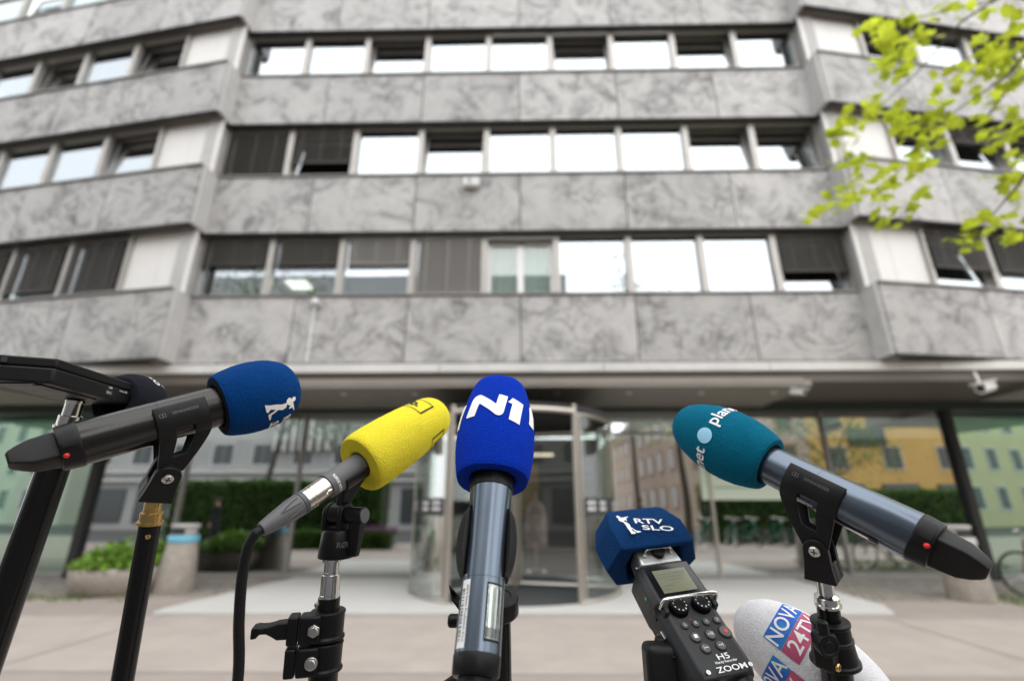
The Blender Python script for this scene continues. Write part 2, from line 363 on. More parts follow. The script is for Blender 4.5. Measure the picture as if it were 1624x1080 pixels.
def slats(frac, m, tilt):
    b = MB(); n = int((WH-.04)*frac/PT); R = Matrix.Rotation(math.radians(tilt), 3, 'X'); wd = MOD-2*fw_-.03
    for i in range(n): b.box((0, -.10, WH-.03-i*PT), (wd, .062, .003), R)
    b.box((0, -.10, WH-.03-n*PT), (wd, .035, .022)); b.box((0, -.10, WH-.01), (wd, .06, .03))
    for x in (-.45, 0, .45): b.box((x, -.132, WH-.02-n*PT/2), (.012, .003, n*PT))
    me = b.mesh('blind', 0); me.materials.append(m); return me
blinds = {}
cu = MB(); nseg = 60
for i in range(nseg):
    x0 = -.68 + 1.36*i/nseg; x1 = -.68 + 1.36*(i+1)/nseg; f = lambda x: .28 + .03*math.sin(x*42) + .015*math.sin(x*97+1)
    cu.quad((x0, f(x0), .05), (x1, f(x1), .05), (x1, f(x1), WH-.05), (x0, f(x0), WH-.05))
curt_me = cu.mesh('curtain', 60); curt_me.materials.append(M_CURT)
def window(M, code):
    """code: p plain, c curtain, t tilted in, b<frac> dark blind, l<frac> pale blind, d casement with short blind"""
    k = code[0]
    wdw = link('window', frame_me, None, bld, M)
    if k == 't' or 't' in code[1:]:
        T = M @ Matrix.Translation((0, .05, .06)) @ Matrix.Rotation(math.radians(-6.0 - random.random()*2.0), 4, 'X')
        link('sash', sash_me, None, wdw, T); link('pane', tp_me, None, wdw, T)
    elif k == 'd': link('pane', dp_me, None, wdw, M)
    else: link('pane', pane_me, None, wdw, M @ Matrix.Rotation(math.radians(random.uniform(-.15,.15)), 4, 'Z'))
    if k == 'd': link('casement', case_me, None, wdw, M)
    fr = {'b': code[1:].rstrip('t'), 'l': code[1:].rstrip('t'), 'd': '0.10'}.get(k)
    if fr:
        key = (k, fr)
        if key not in blinds: blinds[key] = slats(float(fr), M_BLIND if k == 'b' else M_BLINDL, 58 if k == 'b' else 48)
        o = link('blind', blinds[key], None, wdw, M); o['kind'] = 'stuff'
    if k in 'cd': link('curtain', curt_me, None, wdw, M)
    return wdw
CODES = [['b0.5','b0.5','l0.5','l0.97','d','c','c','c','b0.66t'],
         ['b1.0','b0.7t','c','t','c','c','c','t','t'],
         ['p','p','t','c','l0.12','l0.12t','l0.12','t','p'],
         ['p','t','p','p','t','p','b0.5','p','p']]
def bay(x0, x1, F, yface, yw, codes_of, label_edges, white_at=None):
    """one straight stretch of facade; F world matrix of the bay, x0..x1 along it"""
    Rz = F.to_3x3()
    for r, z in enumerate(ZS):
        n = round((x1-x0)/PW)
        for i in range(n):
            xx = x0 + PW*(i+.5)
            o = link('stone_panel', panel_me, None, bld, F @ Matrix.Translation((xx, yface+.03+random.uniform(-.003,.003), z+SH/2))); 
        c = (x0+x1)/2
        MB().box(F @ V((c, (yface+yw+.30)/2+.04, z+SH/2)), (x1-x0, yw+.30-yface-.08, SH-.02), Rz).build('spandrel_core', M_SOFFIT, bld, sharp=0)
        MB().box(F @ V((c, (yface+yw)/2+.0, z+SH+.008)), (x1-x0-.01, yw-yface+.09, .03), Rz).build('sill', M_SILL, bld, bevel=.004)
        MB().box(F @ V((c, yface+.055, z-.004)), (x1-x0-.01, .10, .028), Rz).build('drip_edge', M_DARK, bld, sharp=0)
        nw = int((x1-x0)/MOD + .5)
        for i in range(nw):
            xx = x0 + MOD*(i+.5)
            code = codes_of(r, i)
            if code == 'W':
                wp = MB()
                for s in (-1, 1): wp.box(F @ V((xx+s*MOD/4, yw+.03, z+SH+WH/2+.012)), (MOD/2-.008, .04, WH-.02), Rz)
                for q in (0, 1):
                    MB().box(F @ V((xx+(q-.5)*MOD/2, yw+.03, z+SH+WH/2+.012)), (MOD/2-.008, .04, WH-.03), Rz).build('white_panel', M_WHITEP, bld, bevel=.004)
                continue
            window(F @ Matrix.Translation((xx, yw, z+SH+.025)), code)
        # floor of the rooms behind
        MB().box(F @ V((c, yw+2.45, z+SH-.75)), (x1-x0, 4.3, .30), Rz).build('floor_slab', M_ROOM, bld, sharp=0)
        MB().box(F @ V((c, yw+4.6, z+SH+WH/2)), (x1-x0, .1, 2.88), Rz).build('back_wall', M_ROOM, bld, sharp=0)
bay(-HB, HB, Matrix(), YF, YW, lambda r, i: CODES[r][i], None)
WA = math.radians(9); WL = 4*PW
LF = Matrix.Translation((-6.80, 8.63, 0)) @ Matrix.Rotation(-WA, 4, 'Z')
RF = Matrix.Translation((6.80, 8.63, 0)) @ Matrix.Rotation(WA, 4, 'Z')
LC = [['b0.95','b0.85','b0.9','p','b0.6'],['t','p','p','p','t'],['t','p','t','p','p'],['p','p','p','t','p']]
RC = [['b0.66t','b0.66','p','b0.5','p'],['t','b0.4t','t','p','p'],['t','p','t','p','t'],['p','p','p','p','p']]
bay(-WL, 0, LF, 0, .26, lambda r, i: 'W' if i == 5 else LC[r][4-i], None)
bay(0, WL, RF, 0, .26, lambda r, i: 'W' if i == 0 else RC[r][(i-1) % 5], None)
# piers and return faces where the wings meet the middle bay
for s, F in ((-1, LF), (1, RF)):
    for z in ZS:
        MB().box((s*6.763, 8.925, z+SH/2), (.07, .53, SH-.016)).build('return_face', M_CONC, bld, bevel=.006)
    MB().box((s*6.98, 9.26, 10.0), (.24, .72, 12.0)).build('pier', M_CONC, bld, bevel=.006)
# fascia, canopy, soffit
for i in range(9):
    x0 = -14 + i*28/9
    MB().box((x0+14/9, 9.10, 3.885), (28/9-.012, .26, .17)).build('fascia_block', M_FASC, bld, bevel=.008)
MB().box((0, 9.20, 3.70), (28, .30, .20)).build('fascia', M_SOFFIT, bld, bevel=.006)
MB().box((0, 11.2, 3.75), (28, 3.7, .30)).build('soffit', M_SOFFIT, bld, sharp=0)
can = MB().box((0.0, 9.92, 3.545), (10.7, 2.0, .11)).build('canopy', M_CANOPY, bld, bevel=.01)
MB().box((0.0, 8.93, 3.60), (10.4, .05, .09)).build('canopy_trim', M_CANOPY, bld, bevel=.006)
M_LAMP = mat('downlight_glass', (.75,.74,.70), .35)
for i in range(8):
    x = -4.9 + i*1.4
    l = MB().lathe(V((x, 9.45, 3.474)), V((0,0,1)), V((1,0,0)), [(0,.05),(.02,.065)], 20).build('downlight', M_LAMP, can)
MB().box((0, 10.99, 3.50), (28, .16, .20)).build('transom', mat('dark_green_header', (.035,.05,.04), .5), bld, bevel=.006)
for s in (-1, 1):
    MB().box((s*11.9, 9.2, 3.72), (4.6, 2.3, .46)).build('side_canopy', M_CANOPY, bld, bevel=.02)
# ground floor glazing
def pane(x0, y0, x1, y1, z0, z1, m, th=.016):
    a = V((x0,y0,0)); b = V((x1,y1,0)); d = (b-a); R = R3(d.normalized(), V((0,0,1)).cross(d.normalized()), V((0,0,1)))
    return MB().box((a+b)/2 + V((0,0,(z0+z1)/2)), (d.length-.03, th, z1-z0), R).build('glass_pane', m, bld, sharp=0)
YG = 11.0
xsL = [-9.3,-7.35,-4.85,-2.02]; xsR = [1.80,4.0,6.6,9.3]
for xs in (xsL, xsR):
    for a, b in zip(xs[:-1], xs[1:]): pane(a, YG, b, YG, .10, 3.40, M_LOBBY)
    for x in xs:
        MB().box((x, YG-.01, 1.72), (.06, .12, 3.36)).build('mullion', M_STEEL if 1 < abs(x) < 6 and x > 0 else M_SILL, bld, bevel=.004)
    MB().box(((xs[0]+xs[-1])/2, YG-.01, .06), (xs[-1]-xs[0]-.064, .11, .10)).build('plinth', M_SILL, bld, bevel=.004)
pane(-2.02, YG, 1.80, YG, 2.86, 3.40, M_LOBBY)
MB().box((2.9, YG-.012, 2.93), (2.13, .09, .05)).build('transom_bar', M_SILL, bld, bevel=.003)
for s in (-1, 1):
    pane(s*9.36, YG, s*16, YG+1.05, .1, 3.45, M_GREENG) if s > 0 else pane(-16, YG+1.05, -9.36, YG, .1, 3.45, M_GREENG)
    MB().box((s*12.68, YG+.5, .06), (6.6, .2, .1), Matrix.Rotation(s*.157, 3, 'Z')).build('plinth', M_SILL, bld)
    MB().box((s*9.33, YG-.04, 1.72), (.16, .16, 3.38)).build('dark_mullion', M_DARK, bld, bevel=.004)
# lobby behind the glass
MB().box((0, 17.0, 1.8), (34, .2, 3.6)).build('lobby_wall', mat('lobby_wall', (.10,.095,.085), .8), bld, sharp=0)
MB().box((0, 14.0, .016), (34, 5.8, .03)).build('lobby_floor', mat('lobby_floor', (.10,.10,.10), .35), bld, sharp=0)
lt = mat('lobby_lamp', (1,.9,.75), .5, em=((1,.86,.62), .5))
MB().box((.55, 15.2, 2.9), (.8, .3, .05)).build('lobby_lamp', lt, bld)
MB().box((.1, 16.85, 1.9), (.9, .05, 1.7)).build('wall_picture', mat('lobby_picture', (.42,.30,.10), .6, var=.4, vscale=2), bld)
# office ceiling lamp lit behind the second window of the lowest row
MB().box(on_plane(474, 452, V((0,10.1,0)), V((0,1,0))), (.46, .42, .04)).build('ceiling_lamp', mat('office_lamp', (1,.96,.85), .5, em=((1,.93,.78), 3.5)), bld)

# ------------------------------------------------------------------ revolving door
RC_ = V((-.13, 9.6, 0)); RR = 1.82; RH = 2.83
rd = thing('revolving_door', 'steel framed revolving glass door under the entrance canopy', 'door', RC_)
M_BAND = mat('dark_band', (.03,.03,.03), .5)
def rp(a, z=0, r=RR): return RC_ + V((math.sin(a)*r, -math.cos(a)*r, z))
A0, A1 = math.radians(33), math.radians(112)
for s in (-1, 1):
    n = 3
    for i in range(n):
        a = A0 + (A1-A0)*i/n; b = A0 + (A1-A0)*(i+1)/n; q = MB()
        for k in range(8):
            t0 = a + (b-a)*k/8; t1 = a + (b-a)*(k+1)/8
            q.quad(rp(s*t0,.08), rp(s*t1,.08), rp(s*t1,RH-.03), rp(s*t0,RH-.03))
        cp = q.build('curved_pane', M_CLEARG, rd, sharp=80)
        bnd = MB()
        for k in range(8):
            t0 = a + (b-a)*k/8; t1 = a + (b-a)*(k+1)/8
            bnd.quad(rp(s*t0,1.25,RR+.004), rp(s*t1,1.25,RR+.004), rp(s*t1,1.52,RR+.004), rp(s*t0,1.52,RR+.004))
        bnd.build('dark_band', M_BAND, cp, sharp=80)
        wl = MB()
        for k in (2, 3, 5, 6):
            for z in (1.33, 1.42):
                t0 = a + (b-a)*(k+.1)/8; t1 = a + (b-a)*(k+.85)/8
                wl.quad(rp(s*t0,z,RR+.008), rp(s*t1,z,RR+.008), rp(s*t1,z+.05,RR+.008), rp(s*t0,z+.05,RR+.008))
        wl.build('white_print', M_PVC, cp, sharp=80)
    for a in (A0, A0+.05, (A0+A1)/2+.18, A1):
        MB().tube([rp(s*a,.03), rp(s*a,RH+.16 if a == A0 else RH)], .042 if a == A0 else .028, 10).build('post', M_STEEL, rd)
    for z, r in ((.06,.03),(RH,.035)):
        MB().tube([rp(s*(A0+(A1-A0)*k/14), z) for k in range(15)], r, 8).build('rail', M_STEEL, rd)
MB().tube([rp(-A0+2*A0*k/10, RH+.04) for k in range(11)], .045, 8).build('rail', M_STEEL, rd)
tp = MB(); tp.lathe(RC_+V((0,0,RH+.06)), V((0,0,1)), V((1,0,0)), [(0,RR-.02),(.10,RR-.02)], 48); tp.build('drum_top', M_DARK, rd)
MB().tube([RC_+V((0,0,.05)), RC_+V((0,0,RH))], .05, 12).build('centre_shaft', M_STEEL, rd)
for k in range(3):
    a = math.radians(75 + 120*k); e = V((math.sin(a), -math.cos(a), 0))
    wg = MB()
    for z in (.12, RH-.12): wg.tube([RC_+e*.06+V((0,0,z)), RC_+e*(RR-.06)+V((0,0,z))], .032, 8)
    for r in (.09, RR-.08): wg.tube([RC_+e*r+V((0,0,.12)), RC_+e*r+V((0,0,RH-.12))], .032, 8)
    wg = wg.build('door_wing', M_STEEL, rd)
    q = MB(); q.quad(RC_+e*.1+V((0,0,.14)), RC_+e*(RR-.1)+V((0,0,.14)), RC_+e*(RR-.1)+V((0,0,RH-.14)), RC_+e*.1+V((0,0,RH-.14)))
    q.build('pane', M_CLEARG, wg, sharp=0)
    h = MB(); pz = RC_+e*(RR-.2); h.tube([pz+V((0,-.05,.9)), pz+V((0,-.05,1.5))], .018, 8); h.build('handle', M_STEEL, wg)
# stickers on the drum
for i, (px, py) in enumerate(((665,775),(910,748))):
    p = on_plane(px, py, V((0, 8.35, 0)), V((0,1,0)))

# ------------------------------------------------------------------ things on and around the facade
def seccam(p, ang, label, sc=1.0):
    t = thing('security_camera', label, 'camera', p)
    e = V((math.cos(ang), math.sin(ang), -.22)).normalized(); ex, ey, ez = basis(e, V((0,0,1)))
    mw = mat('white_housing', (.74,.73,.70), .35)
    MB().lathe(p, e, V((0,0,1)), [(-.17*sc,.055*sc),(-.15*sc,.07*sc),(.12*sc,.075*sc),(.17*sc,.072*sc)], 20).build('housing', mw, t)
    MB().box(p+ex*.075*sc+e*.03, (.02*sc,.17*sc,.40*sc), R3(ex, ey, ez)).build('sunshield', mw, t, bevel=.004)
    MB().lathe(p+e*.165*sc, e, V((0,0,1)), [(0,.055*sc),(.012,.052*sc)], 16).build('lens', M_DARK, t)
    MB().tube([p, p+V((0,.10,.10)), p+V((0,.14,.26*sc))], .022, 8).build('bracket', M_STEEL, t)
seccam(V((8.28, 8.72, 3.40)), math.radians(205), 'white tubular security camera under the right end of the fascia', 1.25)
seccam(V((5.02, 8.86, 3.36)), math.radians(-60), 'small pale security camera at the right end of the entrance canopy', .75)
p = on_plane(747, 290, V((0, 8.98, 0)), V((0,1,0)))
t = thing('wall_floodlight', 'small white floodlight on the second stone band above the entrance', 'lamp', p)
mw = mat('white_lamp_housing', (.72,.72,.70), .4)
MB().box(p, (.34,.10,.20)).build('housing', mw, t, bevel=.012)
MB().box(p+V((0,-.053,0)), (.28,.006,.14)).build('lens', mat('lamp_lens', (.60,.62,.62), .15), t)
MB().box(p+V((0,.06,0)), (.06,.06,.06)).build('bracket', M_DARK, t)
MB().tube([p+V((-.02,-.06,.09)), p+V((-.02,-.10,-.08))], .012, 6).build('guard', M_DARK, t)
p = on_plane(500, 478, V((0, 9.0, 0)), V((0,1,0)))
t = thing('wall_sensor', 'small white sensor with cable conduit running down the stone panel', 'sensor', p)
MB().box(p, (.10,.11,.12)).build('housing', mw, t, bevel=.012)
q = on_plane(486, 574, V((0, 9.06, 0)), V((0,1,0))); q1 = on_plane(494, 520, V((0, 9.06, 0)), V((0,1,0)))
MB().tube([p+V((0,.03,-.05)), V((p.x-.02,9.06,p.z-.12)), V((q1.x,9.06,q1.z)), V((q.x,9.06,q.z))], .022, 8).build('conduit', mw, t)
# notice on the lobby glass
p = on_plane(1172, 742, V((0, YG-.03, 0)), V((0,1,0)))
t = thing('glass_notice', 'pale green notice sheet stuck inside the lobby glass', 'notice', p)
MB().box(p, (1.72, .006, 1.30)).build('sheet', mat('notice_sheet', (.60,.68,.55), .5), t)
nl = MB()
for i, (z, wd) in enumerate(((.22,.7),(.12,.9),(-.08,.55),(-.18,.8),(-.40,1.0))): nl.box(p+V((-.1,-.005,z)), (wd,.003,.035))
nl.build('printed_lines', mat('notice_ink', (.25,.32,.27), .6), t)

# planters and bins
def planter(c, r, h, label, leaves):
    t = thing('planter', label, 'planter', c)
    MB().lathe(c, V((0,0,1)), V((1,0,0)), [(0,r*.80),(.05,r*.86),(h*.5,r*.97),(h*.85,r),(h,r*.97),(h,r*.85),(h-.08,r*.83)], 28, jit=0).build('bowl', M_GRAN, t, bevel=.015)
    MB().lathe(c+V((0,0,h-.09)), V((0,0,1)), V((1,0,0)), [(0,r*.84),(.02,r*.84)], 24).build('soil', M_BARK, t)
    b = MB(); pts = []
    for _ in range(leaves):
        a = random.random()*2*PI; rr = r*1.0*math.sqrt(random.random()); zz = h + random.random()*.42*(1.1-(rr/r)**2)
        pts.append(c + V((math.cos(a)*rr, math.sin(a)*rr, zz)))
    leaf_cloud(b, pts, .13, 1.5); b.build('foliage', M_LEAF2, t, sharp=0, kind='stuff')
planter(V((-6.95, 9.35, 0)), .80, .42, 'round granite planter with leafy green plants on the left', 1100)
def bin_(c, label, bag):
    t = thing('litter_bin', label, 'bin', c)
    MB().lathe(c, V((0,0,1)), V((1,0,0)), [(0,.30),(.03,.31),(.5,.27),(.80,.235),(.82,.225)], 28).build('concrete_body', M_GRAN, t, bevel=.008)
    MB().lathe(c+V((0,0,.80)), V((0,0,1)), V((1,0,0)), [(0,.245),(.03,.255),(.10,.245),(.12,.235)], 28, cap=False).build('plastic_bag', bag, t)
    MB().lathe(c+V((0,0,.92)), V((0,0,1)), V((1,0,0)), [(0,.19),(.12,.20),(.13,.23),(.17,.23),(.18,.20)], 28).build('lid', M_CONC, t, bevel=.006)
    MB().box(c+V((0,-.195,.985)), (.22,.03,.08)).build('slot', M_DARK, t)
bin_(V((-5.98, 9.25, 0)), 'tapered concrete litter bin with a light blue bag rim', mat('blue_bag', (.16,.45,.60), .4))
bin_(V((7.05, 8.75, 0)), 'tapered concrete litter bin at the right edge of the cobbles', mat('grey_bag', (.45,.45,.43), .4))

# bicycles
def bicycle(label, col, M):
    t = thing('bicycle', label, 'bicycle', (0,0,0))
    pm = mat('bike_paint', col, .35, metal=.2); bl = M_BLK
    for x in (-.52, .52):
        wm = MB(); wm.tube([V((x+.335*math.cos(2*PI*k/28), 0, .345+.335*math.sin(2*PI*k/28))) for k in range(29)], .018, 8, cap=False)
        wo_ = wm.build('wheel', bl, t)
        sp = MB()
        for k in range(12): a = PI*k/6; sp.tube([V((x,0,.345)), V((x+.32*math.cos(a),0,.345+.32*math.sin(a)))], .0018, 4)
        sp.tube([V((x+.315*math.cos(2*PI*k/28), 0, .345+.315*math.sin(2*PI*k/28))) for k in range(29)], .010, 6, cap=False); sp.build('spokes', M_CHROME, wo_)
    bb = V((-.08,0,.29)); st = V((-.22,0,.80)); hd = V((.34,0,.86)); hl = V((.38,0,.70)); rw = V((-.52,0,.345)); fwh = V((.52,0,.345))
    f = MB()
    for a, b, r in ((bb,st,.018),(st+V((.02,0,-.06)),hd,.018),(bb,hl,.02),(hd,hl,.02),(bb,rw,.012),(st,rw,.010),(hl,fwh,.014)): f.tube([a,b], r, 8)
    f.build('frame', pm, t)
    hb = MB(); hb.tube([hd, hd+V((-.03,0,.14))], .014, 8); hb.tube([V((.18,-.29,1.04)), V((.30,-.24,1.02)), V((.33,0,1.0)), V((.30,.24,1.02)), V((.18,.29,1.04))], .013, 8); hb.build('handlebar', M_CHROME, t)
    sd = MB(); sd.tube([st, st+V((-.03,0,.10))], .013, 8); sd.lathe(st+V((.08,0,.13)), V((-1,0,0)), V((0,0,1)), [(0,.015),(.08,.025),(.2,.06),(.27,.07),(.29,.04)], 14); sd.build('saddle', bl, t)
    cr_ = MB(); cr_.lathe(bb+V((0,-.05,0)), V((0,1,0)), V((1,0,0)), [(0,.085),(.01,.085)], 20); cr_.box(bb+V((.08,-.08,-.03)), (.17,.02,.02)); cr_.box(bb+V((-.08,.08,.03)), (.17,.02,.02)); cr_.build('crank', M_CHROME, t)
    for o in [t] + [x for x in COL.objects if x.parent == t] + [y for x in COL.objects if x.parent == t for y in COL.objects if y.parent == x]:
        WM[o] = M @ WM[o]
    def fix(o):
        if o.parent: o.matrix_parent_inverse = WM[o.parent].inverted()
        o.matrix_basis = WM[o]
        for ch in [x for x in COL.objects if x.parent == o]: fix(ch)
    fix(t); return t
def bm_(x, y, ang, lean=6): return Matrix.Translation((x,y,0)) @ Matrix.Rotation(math.radians(ang), 4, 'Z') @ Matrix.Rotation(math.radians(lean), 4, 'X')
bike = bicycle('dark red bicycle with chrome handlebar parked on the grass at right', (.16,.035,.03), bm_(8.72, 8.9, 170))
bcols = ['green','silver','blue','black','grey']
bb0 = bicycle('green bicycle in the rack mirrored in the lobby glass, first from the tree', (.03,.22,.14), bm_(7.0,1.4,84)); bb0['group'] = 'bicycles in the rack'
ords = ['second','third','fourth','fifth','sixth','seventh','eighth']
for i in range(7):
    M2 = bm_(7.9+i*.95+random.uniform(-.15,.15), 1.4+random.uniform(-.2,.2), 84+random.uniform(-14,14)) @ bm_(7.0,1.4,84).inverted()
    copy_tree(bb0, M2, 'green bicycle in the rack mirrored in the lobby glass, %s from the tree' % ords[i])

# ------------------------------------------------------------------ trees, hedges
def tree(base, h, r, label, leaves, lm_, lsize, lean=(0,0), seed=1, nb=9):
    random.seed(seed); base = V(base); t = thing('street_tree', label, 'tree', base)
    top = base + V((lean[0], lean[1], h*.72)); tr = MB()
    pth = [base + (top-base)*(k/6) + V((random.gauss(0,.05), random.gauss(0,.05), 0))*(k > 0) for k in range(7)]
    tr.tube(pth, [.17-.02*k for k in range(7)], 10); tips = []
    for k in range(nb):
        q = pth[3 + k % 4]; a = 2*PI*k/nb + random.random()*.5; L_ = r*(.7+.4*random.random())
        e = q + V((math.cos(a)*L_, math.sin(a)*L_, h*.16 + random.random()*h*.2)); mid = (q+e)/2 + V((0,0,.3))
        tr.tube([q, mid, e], [.05,.035,.012], 6); tips += [mid, e, (mid+e)/2]
    tr.build('trunk', M_BARK, t); b = MB(); pts = []
    for _ in range(leaves):
        c = random.choice(tips); pts.append(c + V((random.gauss(0,r*.28), random.gauss(0,r*.28), random.gauss(0,r*.22))))
    leaf_cloud(b, pts, lsize); b.build('crown', lm_, t, sharp=0, kind='stuff'); return t
M_LEAF3 = leafmat('street_leaf', (.10,.20,.025))
tree((-9.5,-3.5,0), 9.5, 2.6, 'tall street tree mirrored at the left of the lobby glass', 2600, M_LEAF3, .16, (.6,0), 3)
tree((-13.5,-4.2,0), 14, 3.2, 'leaning street tree mirrored beside the left planter', 2600, M_LEAF3, .16, (1.2,0), 4)
tree((6.3,-6.5,0), 14.2, 2.0, 'tall slim street tree mirrored in the lowest row of windows', 2400, M_LEAF3, .16, (0,0), 8)
tree((16.0,-4.5,0), 7.5, 2.3, 'young street tree mirrored in front of the yellow house', 2200, M_LEAF3, .15, (0,0), 5)
def hedge(x0, x1, y, dpt, h, label, m=M_HEDGE, n=9000, size=.12):
    t = thing('hedge', label, 'hedge', ((x0+x1)/2, y, 0))
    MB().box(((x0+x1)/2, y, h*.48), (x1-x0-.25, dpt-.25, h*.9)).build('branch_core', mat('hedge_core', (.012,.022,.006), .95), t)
    b = MB(); pts = []
    for _ in range(n):
        u = random.uniform(x0,x1); v = random.uniform(-dpt/2,dpt/2); z = random.uniform(0,h)
        k = random.random()
        if k < .30: z = h + .12*noise.noise(V((u*1.1,v,0))) - random.random()*.1
        elif k < .85: v = dpt/2 + .12*noise.noise(V((u*1.3,z*1.7,5))) - random.random()*.1
        else: v = -dpt/2
        pts.append(V((u, y+v, z)))
    leaf_cloud(b, pts, size); b.build('foliage', m, t, sharp=0, kind='stuff')
hedge(-14.0, -5.4, 1.2, 1.4, 2.45, 'clipped green hedge mirrored in the left lobby glass')
hedge(-9.8, -4.6, 3.0, .9, .62, 'low green border hedge mirrored below the tall hedge', n=5000, size=.10)
hedge(7.8, 19.5, -.8, 1.2, 2.15, 'dark hedge behind the bicycle rack mirrored in the right glass', n=9000)
fb = MB(); leaf_cloud(fb, [V((random.uniform(-6.2,-4.6), 2.9+random.gauss(0,.25), .45+random.random()*.3)) for _ in range(700)], .07)
o = fb.build('flower_bed', leafmat('purple_petals', (.30,.05,.28)), sharp=0, kind='stuff'); o['label'] = 'purple flowers blooming over the low border hedge'; o['category'] = 'flowers'

# ------------------------------------------------------------------ houses across the street, seen mirrored in the glass
def house(name, label, x0, x1, y0, y1, h, wallm, rows, fronts, roofm=None, roofh=0, wsize=(1.1,1.6), frame_m=None):
    t = thing(name, label, 'building', ((x0+x1)/2, (y0+y1)/2, 0))
    MB().box(((x0+x1)/2, (y0+y1)/2, h/2), (x1-x0, y1-y0, h)).build('wall', wallm, t, sharp=0)
    if roofm:
        a = MB(); mx_ = (x0+x1)/2
        a.quad((x0-.4,y0-.4,h),(x1+.4,y0-.4,h),(x1+.4,y1+.4,h),(x0-.4,y1+.4,h)); a.quad((x0-.4,y1+.4,h),(x1+.4,y1+.4,h),(x1-3,(y0+y1)/2,h+roofh),(x0+3,(y0+y1)/2,h+roofh))
        a.quad((x0-.4,y0-.4,h),(x0-.4,y1+.4,h),(x0+3,(y0+y1)/2,h+roofh)); a.quad((x1+.4,y1+.4,h),(x1+.4,y0-.4,h),(x1-3,(y0+y1)/2,h+roofh)); a.build('roof', roofm, t, sharp=0)
        MB().box(((x0+x1)/2, (y0+y1)/2, h-.1), (x1-x0+.5, y1-y0+.5, .25)).build('cornice', M_FASC, t)
    ww, wh = wsize
    wf = MB(); wf.box((0,0,0), (ww+.3,.10,wh+.3)); wfm = wf.mesh('window'); wfm.materials.append(frame_m or M_FASC)
    wp = MB()
    for s in (-1,1): wp.box((s*ww/4, .03, 0), (ww/2-.05,.08,wh-.06))
    wpm = wp.mesh('pane'); wpm.materials.append(mat('dark_pane', (.05,.06,.065), .15))
    for side, step in fronts:
        if side == 'y': n = int((x1-x0-1)/step); spots = [(Matrix.Translation((x0+(x1-x0)/n*(i+.5), y1+.02, 0))) for i in range(n)]
        else: n = int((y1-y0-1)/step); spots = [Matrix.Translation((x0-.02, y0+(y1-y0)/n*(i+.5), 0)) @ Matrix.Rotation(PI/2, 4, 'Z') for i in range(n)]
        for M in spots:
            for z in rows:
                M2 = M @ Matrix.Translation((0,0,z)); wo_ = link('window', wfm, None, t, M2); link('pane', wpm, None, wo_, M2)
    return t
go = house('office_block', 'pale grey office block with white fins mirrored in the left glass', -46, 3.5, -32, -16, 18.6,
      mat('grey_render', (.42,.42,.42), .8, var=.06, vscale=.5), (5.3, 8.3, 11.3, 14.6), [('y', 3.0)], wsize=(1.5,1.5), frame_m=mat('light_frame', (.55,.55,.55), .6))
for z in (3.4, 4.0): MB().box((-21.2,-15.8,z), (49,.5,.22)).build('string_course', M_FASC, go)
MB().box((-16.6, -15.93, 8.2), (5.0, .14, 5.2)).build('dark_recess', M_SILL, go)
for i in range(7): MB().box((-18.6+i*.66, -15.6, 8.1), (.30, .7, 5.2)).build('fin', M_FASC, go, bevel=.02)
for i in range(14): MB().box((-44+i*3.3, -15.92, 1.6), (2.4,.1,2.4)).build('shop_window', mat('dark_pane', (.06,.065,.07), .2), go)
house('beige_house', 'beige terraced house receding along the side street in mirrored view', 11.5, 21, -70, -15, 9.2,
      mat('beige_render', (.50,.40,.33), .85, var=.05, vscale=.6), (2.2, 5.0, 7.6), [('x', 3.1), ('y', 2.6)], mat('brown_roof', (.14,.08,.06), .8, var=.2, vscale=2), 3.2, (1.0,1.5), mat('brick_trim', (.38,.22,.15), .8))
yh = house('yellow_house', 'warm yellow house mirrored at the right of the lobby glass', 21.2, 37, -30, -15.4, 11.5,
      mat('yellow_render', (.62,.40,.13), .85, var=.05, vscale=.6), (4.9, 8.0), [('y', 3.2)], mat('red_roof', (.22,.09,.06), .8, var=.2, vscale=2), 3.0, (1.3,1.6), mat('pale_trim', (.62,.48,.28), .8))
for i in range(4): MB().box((23.3+i*3.9, -15.3, 1.7), (2.6,.2,2.7)).build('shop_window', mat('dark_shop', (.07,.075,.08), .2), yh)
MB().box((25.5,-15.2,6.4), (2.6,.15,1.3)).build('shop_sign', mat('dark_sign', (.03,.035,.035), .5), yh)
house('cream_house', 'cream house with green tinted reflection at the far right', 40, 64, -28, -10, 12,
      mat('cream_render', (.62,.56,.36), .85, var=.04, vscale=.6), (2.2, 5.3, 8.4), [('y', 2.8), ('x', 2.8)], M_SOFFIT, 2.0, (1.1,1.7))
house('green_house', 'pale villa mirrored in the far left green glass', -78, -50, -30, -12, 12,
      mat('pale_render', (.58,.56,.50), .85, var=.04, vscale=.6), (2.2, 5.3, 8.4), [('y', 3.2)], M_SOFFIT, 2.0, (1.2,1.7))

